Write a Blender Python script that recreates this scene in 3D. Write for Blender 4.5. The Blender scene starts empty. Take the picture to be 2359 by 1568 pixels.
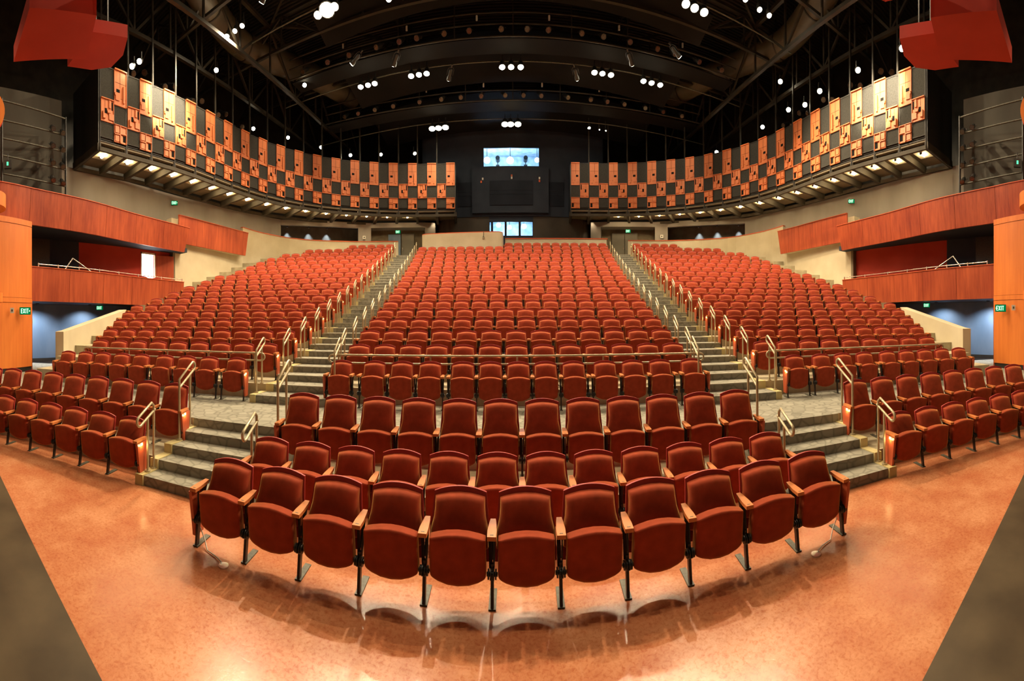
import bpy, math, random
from math import sin, cos, pi, radians, hypot, atan2, asin, sqrt
from mathutils import Vector, Matrix
random.seed(7)
SC = bpy.context.scene
COL = SC.collection
CY = -9.3                      # plan centre of the seating arcs is (0, CY)

# ------------------------------------------------------------------ materials
def new_mat(name):
    m = bpy.data.materials.new(name); m.use_nodes = True
    nt = m.node_tree; b = nt.nodes['Principled BSDF']
    return m, nt, b
def N(nt, t, **kw):
    n = nt.nodes.new(t)
    for k, v in kw.items(): setattr(n, k, v)
    return n
def ramp(nt, fac, stops):
    r = N(nt, 'ShaderNodeValToRGB')
    e = r.color_ramp.elements
    while len(e) < len(stops): e.new(0.5)
    for i, (p, c) in enumerate(stops):
        e[i].position = p; e[i].color = (c[0], c[1], c[2], 1)
    nt.links.new(fac, r.inputs[0]); return r
def coords(nt, scale=(1, 1, 1)):
    tc = N(nt, 'ShaderNodeTexCoord'); mp = N(nt, 'ShaderNodeMapping')
    mp.inputs['Scale'].default_value = scale
    nt.links.new(tc.outputs['Object'], mp.inputs['Vector']); return mp.outputs[0]
def bump(nt, b, h, s=0.2, d=0.01):
    n = N(nt, 'ShaderNodeBump'); n.inputs['Strength'].default_value = s; n.inputs['Distance'].default_value = d
    nt.links.new(h, n.inputs['Height']); nt.links.new(n.outputs[0], b.inputs['Normal'])
def noisy(name, c1, c2, scale=(5, 5, 5), rough=0.7, detail=3, bumps=0.0, spec=0.3, lo=0.35, hi=0.65, metal=0.0):
    m, nt, b = new_mat(name)
    n = N(nt, 'ShaderNodeTexNoise'); n.inputs['Scale'].default_value = 1; n.inputs['Detail'].default_value = detail
    nt.links.new(coords(nt, scale), n.inputs['Vector'])
    r = ramp(nt, n.outputs[0], [(lo, c1), (hi, c2)])
    nt.links.new(r.outputs[0], b.inputs['Base Color'])
    b.inputs['Roughness'].default_value = rough; b.inputs['Specular IOR Level'].default_value = spec
    b.inputs['Metallic'].default_value = metal
    if bumps: bump(nt, b, n.outputs[0], bumps)
    return m
def emit(name, col, s):
    m = bpy.data.materials.new(name); m.use_nodes = True; nt = m.node_tree
    nt.nodes.clear(); e = N(nt, 'ShaderNodeEmission'); o = N(nt, 'ShaderNodeOutputMaterial')
    e.inputs[0].default_value = (*col, 1); e.inputs[1].default_value = s
    nt.links.new(e.outputs[0], o.inputs[0]); return m

M = {}
def fabric(name, base, sheen):
    m, nt, b = new_mat(name)
    n = N(nt, 'ShaderNodeTexNoise'); n.inputs['Scale'].default_value = 9; n.inputs['Detail'].default_value = 4
    nt.links.new(coords(nt), n.inputs['Vector'])
    r = ramp(nt, n.outputs[0], [(0.3, [c * 0.8 for c in base]), (0.7, [c * 1.15 for c in base])])
    nt.links.new(r.outputs[0], b.inputs['Base Color'])
    b.inputs['Roughness'].default_value = 0.85; b.inputs['Specular IOR Level'].default_value = 0.15
    b.inputs['Sheen Weight'].default_value = sheen; b.inputs['Sheen Roughness'].default_value = 0.4
    b.inputs['Sheen Tint'].default_value = (1.0, 0.60, 0.18, 1)
    f = N(nt, 'ShaderNodeTexNoise'); f.inputs['Scale'].default_value = 350
    bump(nt, b, f.outputs[0], 0.25, 0.002)
    return m
M['fabric'] = fabric('red velvet upholstery', (0.33, 0.046, 0.020), 0.9)
M['shell'] = noisy('crimson back shell', (0.32, 0.028, 0.026), (0.38, 0.04, 0.03), (6, 6, 6), 0.45, spec=0.4)
def wood(name, dark, light, gs=(14, 14, 0.7), rough=0.45, seams=None):
    m, nt, b = new_mat(name)
    n = N(nt, 'ShaderNodeTexNoise'); n.inputs['Scale'].default_value = 1; n.inputs['Detail'].default_value = 6; n.inputs['Roughness'].default_value = 0.65
    v = coords(nt, gs); nt.links.new(v, n.inputs['Vector'])
    n2 = N(nt, 'ShaderNodeTexNoise'); n2.inputs['Scale'].default_value = 1; n2.inputs['Detail'].default_value = 2
    nt.links.new(coords(nt, (1.1, 1.1, 0.4)), n2.inputs['Vector'])
    mx = N(nt, 'ShaderNodeMath', operation='MULTIPLY_ADD'); mx.inputs[1].default_value = 0.55
    nt.links.new(n.outputs[0], mx.inputs[0])
    m2 = N(nt, 'ShaderNodeMath', operation='MULTIPLY'); m2.inputs[1].default_value = 0.45
    nt.links.new(n2.outputs[0], m2.inputs[0]); nt.links.new(m2.outputs[0], mx.inputs[2])
    r = ramp(nt, mx.outputs[0], [(0.32, dark), (0.68, light)])
    nt.links.new(r.outputs[0], b.inputs['Base Color'])
    b.inputs['Roughness'].default_value = rough; b.inputs['Specular IOR Level'].default_value = 0.35
    return m
M['armwood'] = wood('orange stained arm wood', (0.48, 0.15, 0.045), (0.66, 0.25, 0.08), (30, 4, 30), 0.35)
M['endwood'] = wood('red stained end panel wood', (0.42, 0.075, 0.035), (0.55, 0.13, 0.05), (30, 30, 3), 0.35)
M['cherry'] = wood('cherry veneer', (0.21, 0.028, 0.012), (0.50, 0.105, 0.036), (9, 9, 0.55), 0.42)
M['cherrylit'] = wood('brightly lit cherry veneer', (0.60, 0.15, 0.028), (0.76, 0.235, 0.045), (9, 9, 0.55), 0.42)  # same wood as cherry, with strong light put into its colour
M['panelwood'] = wood('orange reflector wood', (0.56, 0.14, 0.045), (0.72, 0.24, 0.075), (20, 20, 1.5), 0.5)
M['redcloud'] = noisy('red painted canopy', (0.44, 0.038, 0.022), (0.52, 0.05, 0.03), (1, 1, 1), 0.6)
M['boxred'] = noisy('dark red box wall', (0.36, 0.03, 0.012), (0.42, 0.04, 0.018), (1, 1, 1), 0.75)
M['black'] = noisy('black metal', (0.012, 0.012, 0.012), (0.03, 0.028, 0.025), (20, 20, 20), 0.4, spec=0.5)
M['plate'] = noisy('dark bronze foot plate', (0.05, 0.05, 0.035), (0.10, 0.10, 0.07), (20, 20, 20), 0.45, spec=0.5)
M['darkframe'] = noisy('dark painted steel', (0.022, 0.020, 0.017), (0.04, 0.036, 0.03), (3, 3, 3), 0.55)
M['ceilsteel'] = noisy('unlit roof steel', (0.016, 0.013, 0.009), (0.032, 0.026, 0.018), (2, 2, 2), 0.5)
M['greyfab'] = noisy('grey fabric panel', (0.040, 0.039, 0.034), (0.055, 0.053, 0.046), (30, 30, 30), 0.9, spec=0.1)
M['boothwall'] = noisy('brown black booth plaster', (0.055, 0.048, 0.038), (0.075, 0.066, 0.052), (0.8, 0.8, 0.8), 0.8)
M['greybaffle'] = noisy('grey baffle cloth', (0.07, 0.066, 0.056), (0.10, 0.095, 0.08), (0.8, 0.8, 0.3), 0.85, spec=0.1)
M['greywall'] = noisy('grey plaster', (0.25, 0.23, 0.20), (0.32, 0.295, 0.255), (0.7, 0.7, 0.25), 0.8, 4)
M['baffle'] = noisy('matt black baffle', (0.006, 0.006, 0.006), (0.011, 0.010, 0.010), (0.4, 0.4, 0.4), 0.85, spec=0.1)
M['darkgrey'] = noisy('charcoal wall with window glow', (0.020, 0.028, 0.044), (0.032, 0.042, 0.062), (0.6, 0.6, 0.6), 0.8)  # blue tint puts the window lights' flare into the charcoal
M['navy'] = noisy('black blue void panel', (0.008, 0.012, 0.022), (0.014, 0.019, 0.032), (1, 1, 1), 0.8)
M['blue'] = noisy('slate blue wall', (0.11, 0.17, 0.25), (0.17, 0.235, 0.32), (1.2, 1.2, 0.4), 0.7, 4)
M['cream'] = noisy('cream plaster', (0.54, 0.47, 0.32), (0.62, 0.55, 0.39), (1, 1, 1), 0.8)
M['creamtread'] = noisy('cream painted concrete', (0.36, 0.31, 0.20), (0.46, 0.40, 0.27), (4, 4, 4), 0.7, 4)
M['curb'] = noisy('yellow cream curb paint', (0.52, 0.44, 0.20), (0.62, 0.53, 0.27), (3, 3, 3), 0.6)
M['rail'] = noisy('champagne rail paint', (0.42, 0.36, 0.22), (0.50, 0.43, 0.28), (3, 3, 3), 0.32, spec=0.6, metal=0.3)
M['chrome'] = noisy('brushed rail', (0.7, 0.66, 0.6), (0.8, 0.76, 0.7), (3, 3, 3), 0.25, spec=0.6, metal=0.8)
M['base'] = noisy('black baseboard', (0.02, 0.018, 0.015), (0.03, 0.027, 0.02), (3, 3, 3), 0.6)
M['white'] = noisy('white plastic', (0.65, 0.62, 0.55), (0.72, 0.70, 0.62), (3, 3, 3), 0.5)
M['soffit'] = noisy('brown soffit', (0.15, 0.12, 0.075), (0.20, 0.165, 0.105), (2, 2, 2), 0.7)
M['rib'] = noisy('dark brown rib', (0.045, 0.036, 0.023), (0.065, 0.053, 0.035), (2, 2, 2), 0.7)
M['redcap'] = noisy('orange red cap', (0.55, 0.10, 0.04), (0.62, 0.14, 0.05), (3, 3, 3), 0.5)
M['doorgrey'] = noisy('grey green door', (0.16, 0.145, 0.11), (0.19, 0.175, 0.135), (1, 1, 1), 0.45)
M['signgreen'] = noisy('dark green sign face', (0.0, 0.10, 0.035), (0.0, 0.13, 0.05), (1, 1, 1), 0.5)
M['duct'] = noisy('duct sheet metal', (0.05, 0.038, 0.022), (0.075, 0.06, 0.036), (1.5, 1.5, 1.5), 0.5, spec=0.5)
M['amber'] = noisy('amber glass lens', (0.03, 0.017, 0.01), (0.06, 0.035, 0.016), (9, 9, 9), 0.15, spec=0.8)
M['redgel'] = noisy('red glass lens', (0.035, 0.010, 0.008), (0.06, 0.015, 0.011), (9, 9, 9), 0.15, spec=0.8)
M['lamp'] = emit('warm lamp', (1.0, 0.86, 0.58), 90)
M['bulb'] = emit('soffit lamp', (1.0, 0.76, 0.42), 170)
M['coolbulb'] = emit('cool lamp', (0.74, 0.88, 1.0), 120)
M['aisle'] = emit('aisle lamp', (1.0, 0.62, 0.16), 9)
M['exitglow'] = emit('exit letters', (0.45, 1.0, 0.55), 3.2)
M['exitface'] = emit('green exit face', (0.0, 0.42, 0.13), 0.5)
M['daylight'] = emit('bright lobby beyond the door', (1.0, 0.97, 0.9), 6)
M['greenlamp'] = emit('green lamp', (0.1, 1.0, 0.35), 2.0)
# carpet with pebble pattern
def carpet(name, c1, c2, c3):
    m, nt, b = new_mat(name)
    v = N(nt, 'ShaderNodeTexVoronoi'); v.inputs['Scale'].default_value = 5.5; v.feature = 'F1'
    nt.links.new(coords(nt), v.inputs['Vector'])
    v2 = N(nt, 'ShaderNodeTexVoronoi'); v2.inputs['Scale'].default_value = 5.5; v2.feature = 'DISTANCE_TO_EDGE'
    nt.links.new(coords(nt), v2.inputs['Vector'])
    r = ramp(nt, v2.outputs['Distance'], [(0.0, c1), (0.12, c2)])
    mix = N(nt, 'ShaderNodeMix', data_type='RGBA', blend_type='MULTIPLY'); mix.inputs[0].default_value = 0.55
    hs = ramp(nt, v.outputs['Color'], [(0.2, (0.72, 0.72, 0.72)), (0.8, (1.08, 1.08, 1.08))])
    nt.links.new(r.outputs[0], mix.inputs[6]); nt.links.new(hs.outputs[0], mix.inputs[7])
    nt.links.new(mix.outputs[2], b.inputs['Base Color'])
    b.inputs['Roughness'].default_value = 0.95; b.inputs['Specular IOR Level'].default_value = 0.1
    f = N(nt, 'ShaderNodeTexNoise'); f.inputs['Scale'].default_value = 120
    bump(nt, b, f.outputs[0], 0.4, 0.005)
    return m
M['carpet'] = carpet('grey pebble carpet', (0.205, 0.197, 0.160), (0.30, 0.288, 0.236), None)
M['nosing'] = noisy('pale carpet nosing', (0.36, 0.34, 0.28), (0.44, 0.42, 0.35), (60, 60, 60), 0.9)
# stained concrete
def concrete():
    m, nt, b = new_mat('orange stained concrete')
    n = N(nt, 'ShaderNodeTexNoise'); n.inputs['Scale'].default_value = 2.0; n.inputs['Detail'].default_value = 10; n.inputs['Roughness'].default_value = 0.6
    nt.links.new(coords(nt), n.inputs['Vector'])
    r = ramp(nt, n.outputs[0], [(0.32, (0.41, 0.135, 0.060)), (0.5, (0.47, 0.185, 0.086)), (0.66, (0.54, 0.245, 0.122))])
    v = N(nt, 'ShaderNodeTexNoise'); v.inputs['Scale'].default_value = 34; v.inputs['Detail'].default_value = 8; v.inputs['Roughness'].default_value = 0.7; v.inputs['Distortion'].default_value = 0.6
    nt.links.new(coords(nt), v.inputs['Vector'])
    r2 = ramp(nt, v.outputs[0], [(0.34, (0.80, 0.64, 0.56)), (0.5, (0.98, 0.96, 0.95)), (0.72, (1.10, 1.10, 1.08))])
    mix = N(nt, 'ShaderNodeMix', data_type='RGBA', blend_type='MULTIPLY'); mix.inputs[0].default_value = 1
    nt.links.new(r.outputs[0], mix.inputs[6]); nt.links.new(r2.outputs[0], mix.inputs[7])
    nt.links.new(mix.outputs[2], b.inputs['Base Color'])
    rr = ramp(nt, v.outputs[0], [(0.3, (0.15,) * 3), (0.7, (0.28,) * 3)])
    nt.links.new(rr.outputs[0], b.inputs['Roughness'])
    b.inputs['Specular IOR Level'].default_value = 0.45
    bump(nt, b, v.outputs[0], 0.12, 0.004)
    return m
M['concrete'] = concrete()
M['stage'] = noisy('scuffed dark stage floor', (0.045, 0.032, 0.018), (0.085, 0.062, 0.035), (1.6, 1.6, 1.6), 0.55, 8, 0.1)
def deckmat():
    m, nt, b = new_mat('corrugated roof deck')
    w = N(nt, 'ShaderNodeTexWave'); w.inputs['Scale'].default_value = 1.6; w.bands_direction = 'Y'
    nt.links.new(coords(nt), w.inputs['Vector'])
    r = ramp(nt, w.outputs[0], [(0.3, (0.012, 0.010, 0.008)), (0.7, (0.035, 0.030, 0.021))])
    nt.links.new(r.outputs[0], b.inputs['Base Color']); b.inputs['Roughness'].default_value = 0.6
    bump(nt, b, w.outputs[0], 0.8, 0.08)
    return m
M['deck'] = deckmat()
def glassmat():
    m = bpy.data.materials.new('window glass'); m.use_nodes = True; nt = m.node_tree; nt.nodes.clear()
    t = N(nt, 'ShaderNodeBsdfTransparent'); g = N(nt, 'ShaderNodeBsdfGlossy'); g.inputs['Roughness'].default_value = 0.05
    t.inputs[0].default_value = (0.75, 0.86, 0.95, 1)
    mx = N(nt, 'ShaderNodeMixShader'); fr = N(nt, 'ShaderNodeFresnel'); o = N(nt, 'ShaderNodeOutputMaterial')
    nt.links.new(fr.outputs[0], mx.inputs[0]); nt.links.new(t.outputs[0], mx.inputs[1]); nt.links.new(g.outputs[0], mx.inputs[2])
    nt.links.new(mx.outputs[0], o.inputs[0]); return m
M['glass'] = glassmat()
M['roomblue'] = noisy('pale blue booth wall', (0.34, 0.44, 0.55), (0.62, 0.72, 0.82), (2.5, 2.5, 2.5), 0.6, 6)

# ------------------------------------------------------------------ mesh builder
class MB:
    def __init__(s): s.v = []; s.f = []; s.m = []; s.sm = []; s.cur = 0; s.smooth = False
    def add(s, vs, fs, mi=None, smooth=None):
        b = len(s.v); s.v.extend([tuple(p) for p in vs])
        for f in fs:
            s.f.append([b + i for i in f]); s.m.append(s.cur if mi is None else mi); s.sm.append(s.smooth if smooth is None else smooth)
        return s
    def box(s, c, size, rot=None, mi=None):
        hx, hy, hz = size[0] / 2, size[1] / 2, size[2] / 2
        vs = [Vector((x, y, z)) for x in (-hx, hx) for y in (-hy, hy) for z in (-hz, hz)]
        if rot is not None: vs = [rot @ v for v in vs]
        vs = [v + Vector(c) for v in vs]
        return s.add(vs, [(0, 1, 3, 2), (4, 6, 7, 5), (0, 4, 5, 1), (2, 3, 7, 6), (0, 2, 6, 4), (1, 5, 7, 3)], mi, False)
    def bx(s, x0, x1, y0, y1, z0, z1, mi=None):
        return s.box(((x0 + x1) / 2, (y0 + y1) / 2, (z0 + z1) / 2), (abs(x1 - x0), abs(y1 - y0), abs(z1 - z0)), None, mi)
    def bar(s, a, b, w, h=None, mi=None):
        a, b = Vector(a), Vector(b); d = b - a; L = d.length
        if L < 1e-6: return s
        q = d.to_track_quat('Y', 'Z').to_matrix()
        return s.box((a + b) / 2, (w, L, h or w), q, mi)
    def tube(s, pts, r, seg=8, mi=None, closed=False, cap=True):
        pts = [Vector(p) for p in pts]; n = len(pts); rings = []
        prev = None
        for i, p in enumerate(pts):
            if closed: t = (pts[(i + 1) % n] - pts[i - 1])
            elif i == 0: t = pts[1] - p
            elif i == n - 1: t = p - pts[-2]
            else: t = (pts[i + 1] - p).normalized() + (p - pts[i - 1]).normalized()
            t.normalize()
            if prev is None:
                u = t.orthogonal().normalized()
            else:
                u = prev - t * prev.dot(t)
                u = u.normalized() if u.length > 1e-6 else t.orthogonal().normalized()
            prev = u; w = t.cross(u)
            rr = r[i] if isinstance(r, (list, tuple)) else r
            rings.append([p + (u * cos(2 * pi * k / seg) + w * sin(2 * pi * k / seg)) * rr for k in range(seg)])
        vs = [q for R in rings for q in R]; fs = []
        for i in range(n - 1 + (1 if closed else 0)):
            j = (i + 1) % n
            for k in range(seg):
                k2 = (k + 1) % seg
                fs.append((i * seg + k, i * seg + k2, j * seg + k2, j * seg + k))
        s.add(vs, fs, mi, True)
        if cap and not closed:
            s.add(rings[0], [tuple(range(seg))[::-1]], mi, False); s.add(rings[-1], [tuple(range(seg))], mi, False)
        return s
    def cyl(s, a, b, r, seg=12, mi=None, r2=None):
        return s.tube([a, b], [r, r if r2 is None else r2], seg, mi)
    def prism(s, poly, axis_fn, t0, t1, mi=None):
        """poly 2D outline; axis_fn(u,v,t) -> 3D"""
        n = len(poly)
        vs = [axis_fn(u, v, t0) for u, v in poly] + [axis_fn(u, v, t1) for u, v in poly]
        fs = [tuple(range(n))[::-1], tuple(range(n, 2 * n))] + [(i, (i + 1) % n, n + (i + 1) % n, n + i) for i in range(n)]
        return s.add(vs, fs, mi, False)
    def pad(s, half, tv, y_of, thick, bulge, nu=9, nv=8, mi=None, edge=2.6, rollm=0.25):
        """cushion: half(v)->half width, tv(v)->z, top arch handled by z fn (u,v); front bulges to -y"""
        F = []; B = []
        if edge > 100:
            US = [-1 + 2 * i / nu for i in range(nu + 1)]; VS = [j / nv for j in range(nv + 1)]
        elif nu > 8:
            US = [-1, -0.985, -0.95, -0.88, -0.74, -0.4, 0, 0.4, 0.74, 0.88, 0.95, 0.985, 1]; VS = [0, 0.02, 0.07, 0.16, 0.35, 0.6, 0.8, 0.90, 0.955, 0.988, 1]
        else:
            US = [-1, -0.95, -0.8, 0, 0.8, 0.95, 1]; VS = [0, 0.08, 0.5, 0.86, 0.96, 1]
        nu = len(US) - 1; nv = len(VS) - 1
        for v in VS:
            for u in US:
                if edge > 100: e = 1.0; k = 1.0
                else:
                    e = (1 - abs(u) ** 2.4) * (1 - abs(2 * v - 1) ** 3); k = ((1 - abs(u) ** 12) * (1 - abs(2 * v - 1) ** 14)) ** 0.5 * (1 - rollm) + rollm
                x = half(v) * u; z = tv(u, v); y = y_of(v)
                F.append((x, y + thick * 0.45 - thick * k - bulge * e, z)); B.append((x, y + thick * 0.45, z))
        W = nu + 1; n = len(F); fs = []
        for j in range(nv):
            for i in range(nu):
                a = j * W + i
                fs.append((a, a + 1, a + W + 1, a + W)); fs.append((n + a, n + a + W, n + a + W + 1, n + a + 1))
        rim = list(range(W)) + [j * W + nu for j in range(1, nv + 1)] + [nv * W + i for i in range(nu - 1, -1, -1)] + [j * W for j in range(nv - 1, 0, -1)]
        k = len(rim)
        for a in range(k):
            p, q = rim[a], rim[(a + 1) % k]
            fs.append((q, p, n + p, n + q))
        return s.add(F + B, fs, mi, True)
    def mesh(s, name, mats):
        me = bpy.data.meshes.new(name); me.from_pydata(s.v, [], s.f); me.update()
        for m in mats: me.materials.append(M[m] if isinstance(m, str) else m)
        me.polygons.foreach_set('material_index', s.m); me.polygons.foreach_set('use_smooth', s.sm)
        if any(s.sm):
            try: me.set_sharp_from_angle(angle=radians(62))
            except Exception: pass
        me.update(); return me
    def build(s, name, mats, parent=None):
        if isinstance(mats, str): mats = [mats]
        o = bpy.data.objects.new(name, s.mesh(name, mats)); COL.objects.link(o)
        if parent is not None: o.parent = parent
        return o
def tag(o, label=None, cat=None, group=None, kind=None):
    if label: o['label'] = label
    if cat: o['category'] = cat
    if group: o['group'] = group
    if kind: o['kind'] = kind
    return o
def empty(name, loc=(0, 0, 0), rz=0, label=None, cat=None, group=None):
    o = bpy.data.objects.new(name, None); COL.objects.link(o); o.location = loc; o.rotation_euler = (0, 0, rz)
    o.empty_display_size = 0.1
    return tag(o, label, cat, group)
def struct(o): o['kind'] = 'structure'; return o
def copy_tree(o, parent=None):
    c = o.copy(); COL.objects.link(c); c.parent = parent
    for ch in KIDS.get(o.name, []): copy_tree(ch, c)
    return c
KIDS = {}
def kids(root, *objs):
    KIDS.setdefault(root.name, []).extend(objs)
def P(R, a, z=0.0): return Vector((R * sin(a), R * cos(a) + CY, z))

# ------------------------------------------------------------------ plan tables
RK = [17.10 + 0.96 * k for k in range(17)]                 # feet radius of tier rows 1..17
ZK = [z + 0.04 for z in [0.97, 1.25, 1.53, 1.81, 2.09, 2.39, 2.70, 3.02, 3.34, 3.67, 4.01, 4.35, 4.70, 5.06, 5.43, 5.81, 6.20]]
ZA = 0.70                                                  # cross aisle level
OUTARC = [10.45, 11.17, 11.85, 12.53, 13.16, 13.28, 13.42, 13.56, 13.57, 13.65, 13.36, 13.45, 13.55, 13.56, 13.28, 12.42, 10.16]
def line_alpha(x0, y0, s, R):
    """positive angle where the ray line X=x0+s*(Y-y0) meets radius R"""
    lo, hi = 0.0, 1.4
    for _ in range(40):
        m = (lo + hi) / 2; X = R * sin(m); Y = R * cos(m) + CY
        if X < x0 + s * (Y - y0): lo = m
        else: hi = m
    return lo
def aC(R): return line_alpha(3.58, 7.7, 0.137, R)          # edge of the centre block
def aS(R): return line_alpha(5.05, 7.06, 0.135, R)         # inner edge of a side block
OUTP = [(10.2, 3.2), (11.35, 5.0), (13.25, 8.45), (13.9, 8.8), (14.95, 12.6), (15.1, 18.0), (13.95, 21.3), (12.6, 22.4), (11.8, 23.5)]
def aO(R):
    for (x0, y0), (x1, y1) in zip(OUTP, OUTP[1:]):
        r0, r1 = hypot(x0, y0 - CY), hypot(x1, y1 - CY)
        if r0 <= R <= r1 or (R < r0):
            t = 0 if R < r0 else (R - r0) / (r1 - r0)
            x, y = x0 + t * (x1 - x0), y0 + t * (y1 - y0)
            return atan2(x, y - CY)
    x, y = OUTP[-1]; return atan2(x, y - CY)

# ------------------------------------------------------------------ arc slabs
def slab(mb, R0, R1, a0, a1, z0, z1, n=24, mi=None, top=None):
    """a0,a1 callables of R (signed). material mi for sides, top for tread"""
    vs = []
    for i in range(n + 1):
        t = i / n
        A = a0(R0) + (a1(R0) - a0(R0)) * t; B = a0(R1) + (a1(R1) - a0(R1)) * t
        vs += [P(R0, A, z0), P(R0, A, z1), P(R1, B, z1), P(R1, B, z0)]
    side = []; tp = []
    for i in range(n):
        a = 4 * i; b = a + 4
        side += [(a, b, b + 1, a + 1), (a + 3, a + 2, b + 2, b + 3), (a, a + 3, b + 3, b)]
        tp.append((a + 1, b + 1, b + 2, a + 2))
    e = 4 * n
    side += [(0, 1, 2, 3), (e, e + 3, e + 2, e + 1)]
    bse = len(mb.v); mb.add(vs, side, mi, False)
    for f in tp:
        mb.f.append([bse + i for i in f]); mb.m.append((mi or 0) if top is None else top); mb.sm.append(False)
    return mb
edge = lambda k: RK[k] - 0.45      # front edge of tier k

# floors
mb = MB()
def ring(R, a0, a1, z, n=64): return [P(R, a0 + (a1 - a0) * i / n, z) for i in range(n + 1)]
mb.add([(-30, 1.1 + 0.052 * 30, 0), (0, 1.1, 0), (30, 1.1 + 0.052 * 30, 0), (30, 30, 0), (-30, 30, 0)], [(0, 1, 2, 3, 4)])
struct(mb.build('floor', 'concrete'))
mb = MB(); mb.add([(-30, 1.1 + 0.052 * 30, 0.0), (-30, -12, 0.0), (30, -12, 0.0), (30, 1.1 + 0.052 * 30, 0), (0, 1.1, 0)], [(0, 1, 2, 3, 4)])
struct(mb.build('floor', 'stage'))
# cross aisle carpet slab
mb = MB()
slab(mb, 14.62, 20.5, lambda R: -1.35, lambda R: 1.35, -0.02, ZA, 80, 0, 1)
struct(mb.build('floor', ['cream', 'carpet']))
# row-three platforms (centre and the two sides)
aF_in = lambda R: line_alpha(3.13, 4.4, 0.10, R)
aF_out = lambda R: line_alpha(4.66, 3.2, 0.21, R)
mb = MB()
slab(mb, 13.72, 14.64, lambda R: -aF_in(R) - 0.01, lambda R: aF_in(R) + 0.01, 0.0, 0.28, 30)
slab(mb, 13.72, 14.64, lambda R: -1.2, lambda R: -aF_out(R), 0.0, 0.28, 30)
slab(mb, 13.72, 14.64, aF_out, lambda R: 1.2, 0.0, 0.28, 30)
struct(mb.build('seating_tier', 'creamtread'))
# front stairs
for sgn, nm in ((-1, 'left'), (1, 'right')):
    mb = MB()
    for i in range(4):
        R0 = 13.30 + 0.325 * i; z = 0.14 * (i + 1)
        if sgn < 0: f0, f1 = (lambda R: -aF_out(R)), (lambda R: -aF_in(R))
        else: f0, f1 = aF_in, aF_out
        slab(mb, R0, 14.64, f0, f1, 0 if i == 0 else z - 0.141, z, 12, 0)
        # curbs
        for aa in (aF_out,):
            o0 = (lambda R, s=sgn: s * (aa(R) - 0.05 / R)); o1 = (lambda R, s=sgn: s * (aa(R) + 0.08 / R))
            slab(mb, R0 - 0.03, R0 + 0.34, o0 if sgn > 0 else o1, o1 if sgn > 0 else o0, 0, z + 0.015, 2, 1)
    slab(mb, 14.595, 14.63, f0, f1, 0.56, 0.703, 12, 0)
    o = mb.build('stair_flight', ['carpet', 'curb']); struct(o)

# upper tiers: three blocks
def tiers(a0, a1, n, k0=0, k1=16):
    mb = MB()
    for k in range(k0, k1 + 1):
        R0 = edge(k); R1 = edge(k + 1) if k < 16 else 33.45
        slab(mb, R0, R1, a0, a1, ZK[k] - 0.55, ZK[k], n)
    return mb
for a0, a1, n in ((lambda R: -aC(R), aC, 24), (lambda R: -aO(R), lambda R: -aS(R), 24), (aS, aO, 24)):
    struct(tiers(a0, a1, n).build('seating_tier', 'creamtread'))
# aisle stairs
for sgn in (-1, 1):
    mb = MB()
    f0, f1 = ((lambda R: -aS(R)), (lambda R: -aC(R))) if sgn < 0 else (aC, aS)
    slab(mb, edge(0) - 0.48, edge(0) + 0.02, f0, f1, ZA - 0.2, (ZA + ZK[0]) / 2, 8, 0)
    for k in range(17):
        R0 = edge(k); zn = ZK[k + 1] if k < 16 else 6.35
        zp = ZK[k]
        slab(mb, R0, R0 + 0.50, f0, f1, zp - 0.35, zp, 8, 0); slab(mb, R0 - 0.012, R0 + 0.03, f0, f1, zp - 0.018, zp + 0.004, 8, 2)
        if k < 16: slab(mb, R0 + 0.48, R0 + 0.98, f0, f1, zp - 0.2, (zp + zn) / 2, 8, 0); slab(mb, R0 + 0.468, R0 + 0.51, f0, f1, (zp + zn) / 2 - 0.018, (zp + zn) / 2 + 0.004, 8, 2)
        else: slab(mb, R0 + 0.48, 33.45, f0, f1, zp - 0.35, zp, 8, 0)
    # cream curb blocks along the side block edge
    for k in range(17):
        R0 = edge(k)
        for q, aa in ((1, aS), (-1, aC)):
            wd = 0.10
            g0 = (lambda R, s=sgn, q=q, aa=aa: s * aa(R)); g1 = (lambda R, s=sgn, q=q, aa=aa: s * (aa(R) - q * 0.17 / R))
            lo, hi = (g0, g1)
            slab(mb, R0 - 0.02, R0 + 0.5, lo, hi, ZK[k] - 0.3, ZK[k] + 0.012, 2, 1)
            slab(mb, R0 + 0.47, R0 + 0.96, lo, hi, ZK[k] - 0.1, ZK[k] + 0.012, 2, 1)
        if k == 0:
            slab(mb, R0 - 0.5, R0 - 0.02, (lambda R, s=sgn: s * (aS(R) + 0.10 / R)), (lambda R, s=sgn: s * (aS(R) - 0.02 / R)), ZA - 0.1, (ZA + ZK[0]) / 2 + 0.012, 2, 1)
    struct(mb.build('stair_flight', ['carpet', 'curb', 'nosing']))
# upper concourse
mb = MB(); slab(mb, 33.44, 37.5, lambda R: -0.62, lambda R: 0.62, 6.0, 6.32, 40, 0)
struct(mb.build('floor', 'carpet'))

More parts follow.
